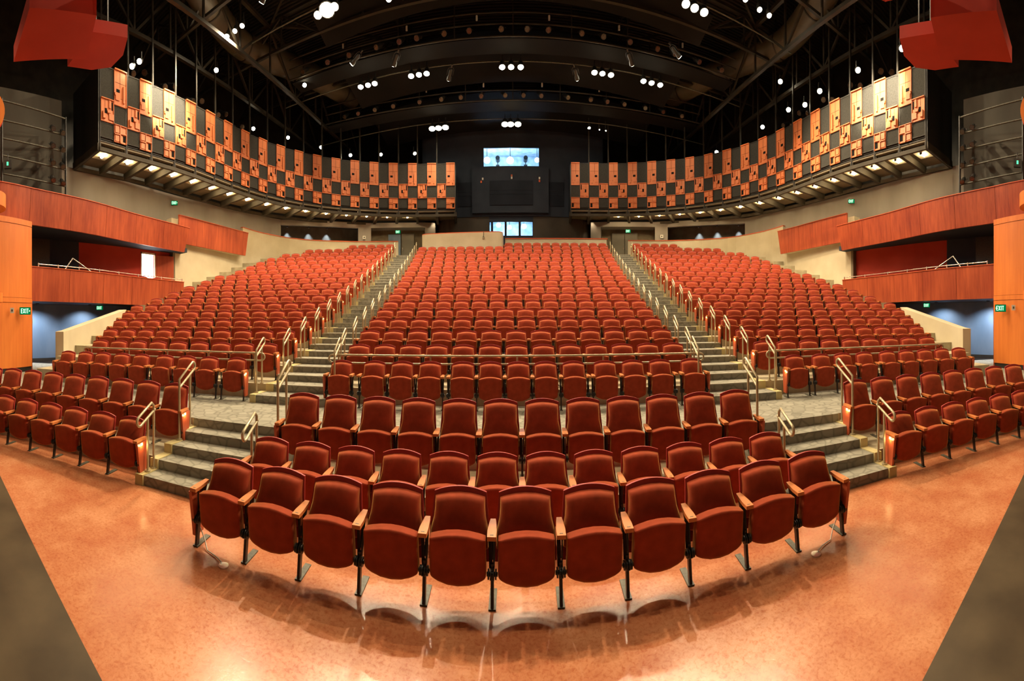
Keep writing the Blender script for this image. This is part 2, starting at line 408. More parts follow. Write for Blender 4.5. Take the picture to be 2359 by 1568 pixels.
# ------------------------------------------------------------------ seats
def arch(u, k): return -k * u * u
def seat_parts(nu=12, nv=10, tall=0.0, lean=0.0):
    """returns dict of MBs in local coordinates: x lateral, -y towards the stage, origin at foot tip on the floor"""
    D = {}
    zt = 0.87 + tall
    yb = lambda z: 0.145 + (z - 0.40) * 0.27
    # back shell
    mb = MB(); z0, z1 = 0.30, zt
    hw = lambda v: 0.262 - 0.030 * max(0, (v - 0.35)) / 0.65
    mb.pad(hw, lambda u, v: z0 + (z1 - z0) * v + arch(u, 0.052) * v - 0.01 * (1 - v) * (1 - u * u), lambda v: yb(z0 + (z1 - z0) * v) + 0.055, 0.022, 0.0, max(4, nu - 1), 4, edge=200)
    D['back_shell'] = (mb, 'shell')
    # back cushion: narrower shoulders flaring to the arm line
    mb = MB(); zc0, zc1 = 0.40, zt - 0.045
    def hc(v):
        z = zc0 + (zc1 - zc0) * v
        t = min(1, max(0, (z - 0.56) / 0.14)); t = t * t * (3 - 2 * t)
        w = 0.250 - 0.030 * t
        return w
    mb.pad(hc, lambda u, v: zc0 + (zc1 - zc0) * v + arch(u, 0.040) * v, lambda v: yb(zc0 + (zc1 - zc0) * v) + 0.012, 0.078, 0.014, nu, nv, rollm=0.12)
    D['back_cushion'] = (mb, 'fabric')
    # folded seat cushion
    mb = MB(); zs0, zs1 = 0.165, 0.612
    def hs(v): return 0.234 - (0.014 * (1 - v / 0.15) ** 2 if v < 0.15 else 0) - 0.006 * v
    mb.pad(hs, lambda u, v: zs0 + (zs1 - zs0) * v + arch(u, 0.042) * v + 0.066 * abs(u) ** 2.2 * (1 - v) ** 1.6, lambda v: 0.075 - 0.045 * v, 0.10, 0.014, nu, nv, rollm=0.80)
    D['seat_cushion'] = (mb, 'fabric')
    return D
def arm_mb(x):
    mb = MB()
    poly = [(-0.036, -0.045), (0.036, -0.045), (0.038, 0.05), (0.030, 0.17), (0.022, 0.235), (-0.022, 0.235), (-0.030, 0.17), (-0.038, 0.05)]
    mb.prism(poly, lambda u, v, t: (x + u, v, t + 0.07 * max(0, v - 0.0) * 0.25), 0.588, 0.622)
    mb.box((x, -0.015, 0.6225), (0.030, 0.009, 0.003), None, 1)
    return mb
def leg_mb(x, mirror=1, plate=True):
    mb = MB()
    if plate: mb.bx(x - 0.03, x + 0.03, 0.0, 0.25, 0.0, 0.012, 1)
    mb.bar((x, 0.03, 0.01), (x, 0.075, 0.34), 0.026, 0.045, 0)
    mb.bar((x - 0.012, 0.07, 0.30), (x - 0.018, 0.075, 0.59), 0.012, 0.03, 0)
    mb.bar((x + 0.012, 0.07, 0.30), (x + 0.018, 0.14, 0.59), 0.012, 0.03, 0)
    mb.bar((x, 0.09, 0.36), (x, 0.215, 0.60), 0.012, 0.05, 0)
    return mb
def hinge_mb(x):
    mb = MB()
    for dx in (-0.030, -0.012, 0.012, 0.030):
        mb.cyl((x + dx - 0.006, 0.035, 0.275), (x + dx + 0.006, 0.035, 0.275), 0.048 - abs(dx) * 0.25, 12, 0)
    mb.cyl((x - 0.045, 0.035, 0.275), (x + 0.045, 0.035, 0.275), 0.018, 8, 0)
    return mb
def end_mb(x):
    """tapered aisle end panel"""
    mb = MB()
    poly = [(-0.05, 0.585), (0.235, 0.585), (0.175, 0.10), (0.025, 0.10)]
    mb.prism(poly, lambda u, v, t: (t, u, v), x - 0.018, x + 0.018)
    return mb
HP = 0.2795
def proto_meshes(tall):
    D = seat_parts(tall=tall)
    R = {k: mb.mesh(k, [m]) for k, (mb, m) in D.items()}
    return R
PM = {False: proto_meshes(0.0), True: proto_meshes(0.13), 'tier': proto_meshes(-0.04)}
ARM = {s: arm_mb(s * HP).mesh('armrest', ['armwood', 'plate']) for s in (-1, 1)}
LEG = {s: leg_mb(s * HP).mesh('leg', ['black', 'plate']) for s in (-1, 1)}
HIN = {s: hinge_mb(s * HP).mesh('hinge', ['black']) for s in (-1, 1)}
ENDM = {s: end_mb(s * (HP + 0.030)).mesh('end_panel', ['endwood']) for s in (-1, 1)}
def glow_mesh(s):
    mb = MB(); x = s * (HP + 0.052)
    mb.bx(x - 0.006, x + 0.006, 0.03, 0.075, 0.545, 0.580)
    return mb.mesh('aisle_light', ['aisle'])
GLOW = {s: glow_mesh(s) for s in (-1, 1)}
def mk(name, me, parent):
    o = bpy.data.objects.new(name, me); COL.objects.link(o); o.parent = parent; return o
SEATN = [0]
def place_seat(R, a, z, pitch, label, group, tall=False, left=True, right=False, endl=False, endr=False, glow=0):
    p = P(R, a, z)
    t = empty('theatre_seat', p, -a, label, 'seat', group)
    t.scale = (pitch / 0.559, 1, 1)
    pm = PM[tall]
    mk('back_shell', pm['back_shell'], t); mk('back_cushion', pm['back_cushion'], t); mk('seat_cushion', pm['seat_cushion'], t)
    for flag, s in ((left, -1), (right, 1)):
        if flag:
            mk('armrest', ARM[s], t)
            l = mk('leg', LEG[s], t); mk('hinge', HIN[s], l)
    for flag, s in ((endl, -1), (endr, 1)):
        if flag:
            e = mk('end_panel', ENDM[s], t)
            if glow:
                mk('aisle_light', GLOW[s], e)
                if R < 20:
                    L = bpy.data.lights.new('aisle glow', 'POINT'); L.energy = 0.9; L.color = (1, .68, .25); L.shadow_soft_size = 0.012
                    lo = bpy.data.objects.new('glow', L); COL.objects.link(lo); lo.parent = e; lo.location = (s * (HP + 0.085), 0.055, 0.535)
    SEATN[0] += 1
    return t
ORD = ['first', 'second', 'third', 'fourth', 'fifth', 'sixth', 'seventh', 'eighth', 'ninth', 'tenth', 'eleventh', 'twelfth', 'thirteenth', 'fourteenth', 'fifteenth', 'sixteenth', 'seventeenth', 'eighteenth', 'nineteenth', 'twentieth']
def row(R, z, arcs, pitch, desc, group, tall=False, gaps=(), glow=(0, 0), ends=(True, True), count_from='left end'):
    """arcs: list of centre arc positions (metres along radius R), left to right"""
    n = len(arcs)
    for i, s in enumerate(arcs):
        l = True; r = (i == n - 1) or (i in gaps)
        if count_from == 'left end': lab = '%s red folding seat from the left end of %s' % (ORD[i], desc)
        else: lab = '%s red folding seat from the right end of %s' % (ORD[n - 1 - i], desc)
        place_seat(R, s / R, z, pitch, lab, group, tall, l, r, endl=(i == 0 and ends[0]), endr=(i == n - 1 and ends[1]), glow=(glow[0] if i == 0 else glow[1] if i == n - 1 else 0))
G = 'folding theatre seats in curved rows'
# front centre rows
row(12.40, 0, [-2.79 + 0.561 * i for i in range(11)], 0.561, 'the frontmost row on the orange floor', G)
row(13.29, 0, [-2.915 + 0.531 * i for i in range(12)], 0.531, 'the second centre row from the front', G)
row(14.18, 0.28, [-2.99 + 0.5485 * i for i in range(12)], 0.5485, 'the high-backed centre row', G, tall=True)
# side front rows
for s, nm in ((-1, 'left'), (1, 'right')):
    far = 'right end' if s < 0 else 'left end'
    arcs = sorted([s * (5.10 + 0.559 * i) for i in range(9)])
    row(13.29, 0, arcs, 0.559, 'the %s side front row' % nm, G, glow=(1, 1), ends=(s > 0, s < 0), count_from=far)
    arcs = sorted([s * (5.19 + 0.546 * i) for i in range(11)])
    row(14.20, 0.28, arcs, 0.546, 'the high-backed %s side row' % nm, G, tall=True, glow=(1, 1), ends=(s > 0, s < 0), count_from=far)
# row on the cross aisle
RA = 16.25
row(RA, ZA, [x * RA / 16.5 for x in (-3.38, -2.72, -2.18, -1.64, -1.02, -0.50, 0.02, 0.53, 1.06, 1.66, 2.20, 2.74, 3.38)], 0.505, 'the centre row on the aisle carpet', G, gaps=(0, 3, 8, 11))
AL = [-9.95, -9.43, -8.92, -8.39, -7.86, -7.25, -6.70, -6.16, -5.53]
row(RA - 0.05, ZA, AL, 0.505, 'the left row on the aisle carpet', G, gaps=(4, 7), glow=(0, 1), count_from='right end')
row(RA - 0.05, ZA, [-x for x in AL][::-1], 0.505, 'the right row on the aisle carpet', G, gaps=(0, 3), glow=(1, 0))
# tier rows: list every seat, nearest ones individual, others one mass
allseats = []
rowname = ['first', 'second', 'third', 'fourth', 'fifth', 'sixth', 'seventh', 'eighth']
for k in range(17):
    R = RK[k]
    h = aC(R) * R + 0.02
    n = round(2 * h / 0.555); pt = 2 * h / n
    cs = [(-h + pt * (i + 0.5)) for i in range(n)]
    if k == 16: cs = [c for c in cs if c > -0.35]
    allseats.append((k, 'c', cs, pt))
    i0 = aS(R) * R + 0.02; o0 = OUTARC[k] * R / (R + 0.3)
    n = round((o0 - i0) / 0.555); pt = (o0 - i0) / n
    sd = [i0 + pt * (i + 0.5) for i in range(n)]
    allseats.append((k, 'l', [-x for x in sd][::-1], pt)); allseats.append((k, 'r', sd, pt))
cand = []
for k, b, cs, pt in allseats:
    for i, s in enumerate(cs):
        p = P(RK[k], s / RK[k]); cand.append((hypot(p.x + 0.1, p.y), k, b, i))
cand.sort()
keep = set((k, b, i) for _, k, b, i in cand[:300 - SEATN[0]])
mass = []
BN = {'c': 'centre block', 'l': 'left block', 'r': 'right block'}
for k, b, cs, pt in allseats:
    n = len(cs)
    for i, s in enumerate(cs):
        aisleL = (i == 0 and b in 'cr'); aisleR = (i == n - 1 and b in 'cl')
        gl = 1 if b != 'c' else 0
        if (k, b, i) in keep:
            if b == 'l': lab = '%s red seat out from the aisle in the left block, %s raised row up' % (ORD[n - 1 - i], rowname[k])
            elif b == 'r': lab = '%s red seat out from the aisle in the right block, %s raised row up' % (ORD[i], rowname[k])
            else: lab = '%s red seat from the left aisle in the centre block, %s raised row up' % (ORD[i], rowname[k])
            place_seat(RK[k], s / RK[k], ZK[k], pt, lab, G, 'tier', True, i == n - 1, aisleL or (i == 0), aisleR or (i == n - 1), gl if (aisleL or aisleR) else 0)
        else:
            mass.append((RK[k], s / RK[k], ZK[k], pt, i == n - 1, i == 0, gl if (aisleL or aisleR) else 0))
# the mass of far seats: low-resolution copies in one mesh
D = seat_parts(7, 6, tall=-0.04)
lp = MB()
for i, (nm, mi) in enumerate((('back_shell', 1), ('back_cushion', 0), ('seat_cushion', 0))):
    m = D[nm][0]; b0 = len(lp.v); lp.v += m.v; lp.f += [[b0 + q for q in f] for f in m.f]; lp.m += [mi] * len(m.f); lp.sm += m.sm
def join_into(dst, src, mi):  # one material for the whole piece
    b0 = len(dst.v); dst.v += src.v; dst.f += [[b0 + q for q in f] for f in src.f]; dst.m += [mi] * len(src.f); dst.sm += src.sm
a = arm_mb(-HP); join_into(lp, a, 2)
a = MB(); a.bar((-HP, 0.03, 0), (-HP, 0.08, 0.59), 0.03, 0.04); join_into(lp, a, 3)
e_l = MB(); join_into(e_l, end_mb(-HP - 0.03), 4); g = MB(); g.bx(-HP - 0.056, -HP - 0.046, 0.03, 0.075, 0.545, 0.58); join_into(e_l, g, 5)
e_r = MB(); join_into(e_r, end_mb(HP + 0.03), 4); g = MB(); g.bx(HP + 0.046, HP + 0.056, 0.03, 0.075, 0.545, 0.58); join_into(e_r, g, 5)
join_into(e_r, arm_mb(HP), 2)
big = MB()
def put(src, R, a, z, sx, dropglow):
    p = P(R, a, z); ca, sa = cos(-a), sin(-a); b0 = len(big.v)
    big.v += [(p.x + v[0] * sx * ca - v[1] * sa, p.y + v[0] * sx * sa + v[1] * ca, z + v[2]) for v in src.v]
    for f, m_, s_ in zip(src.f, src.m, src.sm):
        if dropglow and m_ == 5: continue
        big.f.append([b0 + q for q in f]); big.m.append(m_); big.sm.append(s_)
for R, a, z, pt, last, first, gl in mass:
    put(lp, R, a, z, pt / 0.559, False)
    if first: put(e_l, R, a, z, pt / 0.559, not gl)
    if last: put(e_r, R, a, z, pt / 0.559, not gl)
o = big.build('theatre_seating', ['fabric', 'shell', 'armwood', 'black', 'endwood', 'aisle'])
tag(o, 'far rows of red folding seats filling the upper tiers', 'seating', None, 'stuff')

# cables at the front row's outer feet
for s, nm in ((-1, 'left'), (1, 'right')):
    mb = MB(); a0 = s * 3.07 / 12.4
    pts = [P(12.50, a0, 0.16), P(12.50, a0 - s * 0.004, 0.06), P(12.40, a0 - s * 0.012, 0.012), P(12.36, a0 - s * 0.022, 0.012), P(12.30, a0 - s * 0.030, 0.02)]
    mb.tube(pts, 0.006, 6)
    c = mb.build('power_cable', 'white'); tag(c, 'short pale cable on the floor at the %s end of the frontmost row' % nm, 'cable')
    mb = MB(); q = P(12.28, a0 - s * 0.033, 0); mb.cyl(q, q + Vector((0, 0, 0.012)), 0.05, 16); mb.build('floor_outlet', 'chrome', c)

# ------------------------------------------------------------------ handrails
def loop_rail(A, dirv, side_len, za, zb, up=True, h=0.86, name='handrail', r=0.019):
    """A base point of the lower post, dirv horizontal unit vector uphill, posts side_len apart"""
    A = Vector(A); d = Vector(dirv); B = A + d * side_len; sl = 0.45
    mb = MB(); gap = 0.14
    zA = A.z + h; L0, L1 = (-0.02, side_len + 0.12) if up else (-0.20, side_len)
    T = lambda s, off: A + d * s + Vector((0, 0, h + sl * s + off))
    pts = []
    n = 7
    e = Vector((d.x, d.y, sl)).normalized(); nrm = Vector((-d.x * sl, -d.y * sl, 1)).normalized()
    c1 = T(L1, 0); c0 = T(L0, 0); rad = gap / 2
    if up:
        # rounded end uphill, square end at the lower post
        loop = [A, A + Vector((0, 0, h - 0.03)), A + Vector((0, 0, h)) + e * 0.02 + nrm * rad * 0.6]
        loop += [c1 + nrm * rad]
        for i in range(1, n): loop.append(c1 + (nrm * cos(pi * i / n) + e * sin(pi * i / n)) * rad)
        loop += [c1 - nrm * rad, A + Vector((0, 0, h - 0.09)) + e * 0.01]
        mb.tube(loop, r, 8)
        mb.tube([B + Vector((0, 0, zb - za)), B + Vector((0, 0, h + sl * side_len - rad))], r, 8)
    else:
        Bz = B + Vector((0, 0, zb - za))
        loop = [Bz, Vector((B.x, B.y, A.z + h + sl * side_len)), c1 + nrm * rad - e * 0.03, c0 + nrm * rad]
        for i in range(1, n): loop.append(c0 + (nrm * cos(pi * i / n) - e * sin(pi * i / n)) * rad)
        loop += [c0 - nrm * rad, c1 - nrm * rad + e * 0.01]
        mb.tube(loop, r, 8)
        mb.tube([A, A + Vector((0, 0, h - rad))], r, 8)
    o = mb.build(name, 'rail')
    for q in (A, B + Vector((0, 0, zb - za))):
        fl = MB(); fl.cyl(q + Vector((0, 0, 0.001)), q + Vector((0, 0, 0.02)), 0.042, 12); fl.build('flange', 'rail', o)
    return o
cards = {-1: 'left', 1: 'right'}
for s in (-1, 1):
    nm = cards[s]
    def rail_at(R, af, off, z0, z1, ln, up, label, h=0.86):
        a = s * (af(R) + off / R)
        A = P(R, a, z0); d = Vector((sin(a), cos(a), 0))
        o = loop_rail(A, d, ln, z0, z1, up, h); tag(o, label, 'handrail', 'looped aisle handrails')
    rail_at(13.43, aF_out, -0.01, 0.155, 0.155, 0.16, False, 'short looped handrail on the bottom step beside the %s side block front row' % nm)
    rail_at(14.18, aF_out, -0.01, 0.44, 0.575, 0.36, True, 'looped handrail at the top of the front stairs beside the %s side block' % nm, 0.92)
    rail_at(13.62, aF_in, 0.17, 0.14, 0.28, 0.16, False, 'short looped handrail beside the %s end of the second centre row' % nm)
    rail_at(14.30, aF_in, 0.16, 0.56, 0.70, 0.36, True, 'tall looped handrail beside the %s end of the high-backed centre row' % nm, 0.88)
    rail_at(edge(0) - 0.30, aS, 0.06, (ZA + ZK[0]) / 2 + .01, ZK[0], 0.34, True, 'lowest looped handrail of the %s aisle on its side block edge' % nm, 0.84)
    rail_at(edge(0) - 0.30, aC, -0.02, (ZA + ZK[0]) / 2, ZK[0], 0.34, True, 'lowest looped handrail of the %s aisle on its centre block edge' % nm, 0.86)
    for k in range(0, 16):
        z0 = ZK[k] + 0.012; zz = ZK[k + 1]
        o1 = ['second', 'third', 'fourth', 'fifth', 'sixth', 'seventh', 'eighth', 'ninth', 'tenth', 'eleventh', 'twelfth', 'thirteenth', 'fourteenth', 'fifteenth', 'sixteenth', 'seventeenth'][k]
        rail_at(edge(k) + 0.56, aS, -0.12, z0, z0, 0.36, True, '%s looped handrail up the %s aisle on its side block edge' % (o1, nm), 0.86)
        rail_at(edge(k) + 0.56, aC, 0.12, z0, z0, 0.36, True, '%s looped handrail up the %s aisle on its centre block edge' % (o1, nm), 0.86)
# long guard rails in front of the first raised row
def guard(a0, a1, label, loops):
    Rg = edge(0) + 0.03; z1, z2 = 1.66, 1.50
    n = 30; mb = MB()
    up = [P(Rg, a0 + (a1 - a0) * i / n, z1) for i in range(n + 1)]
    dn = [P(Rg, a0 + (a1 - a0) * i / n, z2) for i in range(n + 1)]
    def cap(a, s):
        c = (z1 + z2) / 2; r = (z1 - z2) / 2
        return [P(Rg, a + s * sin(pi * j / 7) * 0.09 / Rg, c + r * cos(pi * j / 7)) for j in range(1, 7)]
    sg = 1 if a1 > a0 else -1
    mb.tube(up + cap(a1, sg) + dn[::-1] + (cap(a0, -sg)[::-1]), 0.019, 8, closed=True)
    o = mb.build('guard_rail', 'rail'); tag(o, label, 'railing')
    ps = [0.03, 0.27, 0.5, 0.73, 0.97]
    for t in ps:
        a = a0 + (a1 - a0) * t; m2 = MB()
        m2.tube([P(Rg, a, ZK[0]), P(Rg, a, z1)], 0.016, 8)
        m2.build('post', 'rail', o)
RG = edge(0)
guard(-3.62 / RG, 3.62 / RG, 'long low double guard rail in front of the centre block first raised row', 2)
guard(-9.75 / RG, -5.20 / RG, 'long low double guard rail in front of the left block first raised row', 1)
guard(5.20 / RG, 9.75 / RG, 'long low double guard rail in front of the right block first raised row', 1)

# ------------------------------------------------------------------ walls helpers
def wall_poly(name, pts, mat, thick=0.25, kind='structure', parent=None, mats=None, side=1):
    """pts: (x,y,z0,z1) path; thickness offset to the left of travel * side"""
    n = len(pts); nv = []
    for i in range(n):
        if i == 0: d = Vector((pts[1][0] - pts[0][0], pts[1][1] - pts[0][1]))
        elif i == n - 1: d = Vector((pts[-1][0] - pts[-2][0], pts[-1][1] - pts[-2][1]))
        else:
            d1 = Vector((pts[i][0] - pts[i - 1][0], pts[i][1] - pts[i - 1][1])).normalized(); d2 = Vector((pts[i + 1][0] - pts[i][0], pts[i + 1][1] - pts[i][1])).normalized(); d = d1 + d2
        d.normalize(); nv.append(Vector((-d.y, d.x)) * thick * side)
    vs = []
    for (x, y, a, b), o in zip(pts, nv):
        vs += [(x, y, a), (x, y, b), (x + o.x, y + o.y, b), (x + o.x, y + o.y, a)]
    fs = []
    for i in range(n - 1):
        a = 4 * i; b = a + 4
        fs += [(a, b, b + 1, a + 1), (a + 1, b + 1, b + 2, a + 2), (a + 2, b + 2, b + 3, a + 3), (a + 3, b + 3, b, a)]
    e = 4 * (n - 1); fs += [(0, 1, 2, 3), (e, e + 3, e + 2, e + 1)]
    mb = MB(); mb.add(vs, fs)
    o = mb.build(name, mat, parent)
    if kind: o['kind'] = kind
    return o
def mir(pts, s): return [(p[0] * -s if s > 0 else p[0], *p[1:]) for p in pts]   # tables are written for the left (x<0)
def MX(pts, s): return [((p[0] if s < 0 else -p[0]), *p[1:]) for p in pts]

def smooth(pts, n=4):
    out = []
    for i in range(len(pts) - 1):
        p0 = pts[max(0, i - 1)]; p1 = pts[i]; p2 = pts[i + 1]; p3 = pts[min(len(pts) - 1, i + 2)]
        for j in range(n):
            t = j / n
            out.append(tuple(0.5 * ((2 * b) + (-a + c) * t + (2 * a - 5 * b + 4 * c - d) * t * t + (-a + 3 * b - 3 * c + d) * t ** 3) for a, b, c, d in zip(p0, p1, p2, p3)))
    out.append(tuple(pts[-1])); return out

def exit_sign(loc, rz, label, sc=1.0, arrow=0, mount='wall'):
    t = empty('exit_sign', loc, rz, label, 'exit sign')
    w, h = 0.36 * sc, 0.24 * sc
    mb = MB(); mb.bx(-w / 2, w / 2, -0.02, 0.04, -h / 2, h / 2); mb.build('case', 'signgreen', t)
    f = MB(); f.bx(-w / 2 + 0.012, w / 2 - 0.012, -0.026, -0.020, -h / 2 + 0.012, h / 2 - 0.012); f.build('face', 'exitface', t)
    L = MB(); lh = h * 0.62; lw = w * 0.15; st = w * 0.045; y0, y1 = -0.034, -0.026; z0 = -lh / 2
    xs = [-w * 0.30, -w * 0.10, w * 0.07, w * 0.22]
    def bar2(xa, za, xb, zb): L.bar((xa, -0.03, za), (xb, -0.03, zb), 0.008, st)
    x = xs[0]; L.bx(x - lw / 2, x - lw / 2 + st, y0, y1, z0, z0 + lh)
    for q in (0, 0.5, 1): L.bx(x - lw / 2, x + lw / 2, y0, y1, z0 + (lh - st) * q, z0 + (lh - st) * q + st)
    x = xs[1]
    for q in (1, -1):
        a = atan2(lw * q, lh); rot = Matrix.Rotation(a, 3, 'Y'); L.box((x, -0.03, 0), (st, 0.008, lh), rot)
    x = xs[2]; L.bx(x - st / 2, x + st / 2, y0, y1, z0, z0 + lh)
    x = xs[3]; L.bx(x - st / 2, x + st / 2, y0, y1, z0, z0 + lh); L.bx(x - lw / 2, x + lw / 2, y0, y1, z0 + lh - st, z0 + lh)
    if arrow:
        x = arrow * w * 0.40; d = arrow * w * 0.045
        L.add([(x - d, -0.03, 0.03 * sc), (x - d, -0.03, -0.03 * sc), (x + d, -0.03, 0)], [(0, 1, 2)] if arrow > 0 else [(0, 2, 1)])
    L.build('letters', 'exitglow', t)
    return t
def wall_plate(loc, rz, label, w=0.12, h=0.17):
    mb = MB(); mb.bx(-w / 2, w / 2, -0.015, 0.01, -h / 2, h / 2)
    o = mb.build('wall_plate', 'white'); o.location = loc; o.rotation_euler = (0, 0, rz); tag(o, label, 'wall plate')
    b = MB(); b.bx(-w * 0.2, w * 0.2, -0.022, -0.015, -h * 0.2, h * 0.2); b.build('strobe_lens', 'plate', o)
    return o

FASC = [(-12.0, -1.0), (-12.25, 1.2), (-12.42, 3.0), (-12.80, 4.5), (-13.2, 6.7), (-13.85, 9.4), (-14.25, 12.65)]
FS = smooth(FASC, 5)
def fascia_piece(path, zb0, zb1, zt, cant, parent_name, label, s, rakeend=0.0, mat='cherry'):
    """canted curved veneer front: bottom set back, joints every ~1.4 m as separate boards"""
    root = empty(parent_name, (0, 0, 0), 0, label, 'balcony front')
    path = MX(path, s)
    # lengths
    L = [0]
    for a, b in zip(path, path[1:]): L.append(L[-1] + hypot(b[0] - a[0], b[1] - a[1]))
    def at(d):
        for i in range(len(L) - 1):
            if d <= L[i + 1] or i == len(L) - 2:
                t = (d - L[i]) / (L[i + 1] - L[i]); a, b = path[i], path[i + 1]
                tx, ty = (b[0] - a[0]), (b[1] - a[1]); q = hypot(tx, ty)
                return a[0] + tx * t, a[1] + ty * t, tx / q, ty / q
    nb = max(2, round(L[-1] / 1.75)); w = L[-1] / nb
    for i in range(nb):
        mb = MB(); d0, d1 = i * w + 0.006, (i + 1) * w - 0.006; m = 3; vs = []
        for j in range(m + 1):
            d = d0 + (d1 - d0) * j / m
            x, y, tx, ty = at(d)
            nx, ny = (ty, -tx)            # towards the house centre for the left side
            if s > 0: nx, ny = -ty, tx
            zb = zb0 + (zb1 - zb0) * d / L[-1]
            dd = d - (rakeend * (1) if (i == nb - 1 and j == m) else 0)
            xb, yb_, _, _ = at(dd)
            th = 0.08
            vs += [(x + nx * cant, y + ny * cant, zt), (xb, yb_, zb), (xb - nx * th, yb_ - ny * th, zb), (x + nx * (cant - th), y + ny * (cant - th), zt)]
        fs = []
        for j in range(m):
            a = 4 * j; b = a + 4
            fs += [(a, a + 1, b + 1, b), (a + 1, a + 2, b + 2, b + 1), (a + 2, a + 3, b + 3, b + 2), (a + 3, a, b, b + 3)]
        e = 4 * m; fs += [(0, 3, 2, 1), (e, e + 1, e + 2, e + 3)]
        mb.add(vs, fs); mb.build('veneer_board', mat, root)
    # light top trim
    mb = MB(); pts = []
    for j in range(25):
        x, y, tx, ty = at(L[-1] * j / 24); nx, ny = (ty, -tx) if s < 0 else (-ty, tx)
        pts.append((x + nx * (cant - 0.03), y + ny * (cant - 0.03), zt + 0.012))
    for a, b in zip(pts, pts[1:]): mb.bar(a, b, 0.11, 0.024)
    mb.build('top_trim', 'redcap', root)
    return root, at, L[-1]

for s in (-1, 1):
    nm = cards[s]; sx = 1 if s > 0 else -1
    # --- shell walls
    gw = [(-15.35, -3.0), (-15.35, 3.0), (-15.35, 7.0), (-15.6, 9.5), (-15.78, 13.3), (-15.55, 16.6), (-14.9, 19.6), (-14.45, 21.0)]
    gws = smooth(gw, 3)
    wall_poly('wall_%s' % nm, MX([(x, y, 3.05, 9.05) for x, y in gws], s), 'greywall', 0.3, side=(1 if s < 0 else -1))
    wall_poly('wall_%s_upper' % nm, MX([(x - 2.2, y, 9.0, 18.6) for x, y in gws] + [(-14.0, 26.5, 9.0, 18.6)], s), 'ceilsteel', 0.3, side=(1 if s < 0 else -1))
    wall_poly('wall_%s_lower' % nm, MX([(-15.3, -3, 0, 3.06), (-15.3, 12.5, 0, 3.06)], s), 'blue', 0.3, side=(1 if s < 0 else -1))
    mb = MB(); mb.bx(s * 15.28, s * 15.25, -3, 12.5, 0.70, 0.82); struct(mb.build('baseboard_%s' % nm, 'base'))
    # vertical joints on the grey wall
    mb = MB()
    for (x, y) in ((-15.57, 9.9), (-15.66, 14.6), (-14.8, 19.6)):
        mb.bx(sx * 0 + (-x if s > 0 else x) - 0.05, (-x if s > 0 else x) + 0.05, y, y + 0.012, 6.2, 9.0)
    # --- pier
    pts = smooth([(-11.35, -1.5), (-11.45, 0.6), (-11.62, 1.8), (-11.83, 2.86), (-12.07, 3.58), (-12.31, 4.1)], 4)
    root = empty('wooden_pier', (0, 0, 0), 0, 'curved orange wood veneered pier at the %s edge with an exit sign on it' % nm, 'pier')
    def shell_part(name, z0, z1, off, mat, pth=None):
        o = wall_poly(name, MX([(x + off, y, z0, z1) for x, y in (pth or pts)], s), mat, 0.35, None, root, side=(1 if s < 0 else -1)); return o
    shell_part('lower_panel', 0.86, 2.96, 0, 'cherrylit'); shell_part('band', 2.97, 3.12, 0.015, 'cherrylit')
    shell_part('upper_panel', 3.13, 5.50, 0, 'cherrylit'); shell_part('cap_band', 5.51, 5.69, 0.015, 'cherrylit')
    shell_part('base', 0.70, 0.85, -0.02, 'base')
    mb = MB(); cx = s * 12.93
    mb.bx(s * 12.32, s * 15.1, 4.0, 4.12, 0.70, 3.04); mb.build('return_wall', 'cherry', root)
    # drum mouldings wrapping the pier near the stage
    for zc0, zc1, rad, lab in ((5.70, 6.10, 0.68, 'cap_drum'), (2.92, 3.20, 0.58, 'middle_drum')):
        mb = MB(); c = Vector((s * 11.35, 2.25, 0)); seg = 28
        vs = []; 
        for i in range(seg):
            a = 2 * pi * i / seg; vs += [(c.x + rad * cos(a), c.y + rad * sin(a), zc0), (c.x + rad * cos(a), c.y + rad * sin(a), zc1)]
        fs = [(2 * i, 2 * ((i + 1) % seg), 2 * ((i + 1) % seg) + 1, 2 * i + 1) for i in range(seg)]
        mb.add(vs, fs, 0, True); mb.add([vs[2 * i] for i in range(seg)], [tuple(range(seg))[::-1]], 0, False); mb.add([vs[2 * i + 1] for i in range(seg)], [tuple(range(seg))], 0, False)
        mb.build(lab, 'cherrylit', root)
    # round red disc above the pier
    mb = MB(); c = Vector((s * 11.6, 2.22, 8.72)); seg = 36
    ax = Vector((-c.x, -c.y, 0)).normalized()
    mb.tube([c - ax * 0.12, c + ax * 0.12], 0.72, seg)
    o = mb.build('round_canopy', 'redcloud'); tag(o, 'round red disc panel fixed above the %s pier at the picture edge' % nm, 'panel')
    mb = MB(); mb.tube([c + ax * 0.10, c + ax * 0.13], 0.735, seg); mb.build('rim', 'cherrylit', o)  # orange ring stands for the lit edge of the disc
    mb = MB(); mb.bar(c + Vector((0, 0, 0.4)), c + Vector((0, 0, 9.5)), 0.05); mb.build('hanger', 'black', o)
    # tall narrow wood strip beside the disc
    mb = MB(); mb.bx(s * 12.62, s * 12.92, 1.5, 2.75, 6.4, 12.0); o = mb.build('wood_strip', 'cherrylit')
    tag(o, 'tall narrow orange wood strip above the %s pier behind the red disc' % nm, 'panel')
    # --- balcony boxes
    low = [p for p in FS if 4.15 < p[1] < 12.3] + [(-14.2, 12.3)]
    fascia_piece(low, 3.06, 3.06, 4.24, 0.06, 'balcony_fascia', 'lower curved cherry wood balcony front on the %s with a thin rail on top' % nm, s)
    up = [p for p in FS]
    fascia_piece(up, 5.70, 5.72, 6.92, 0.12, 'balcony_fascia', 'upper curved cherry wood balcony front on the %s, longest and highest of that side' % nm, s, 0.25)
    f2 = [(-14.55, 12.3), (-14.62, 14.3), (-14.66, 16.2), (-14.62, 17.75)]
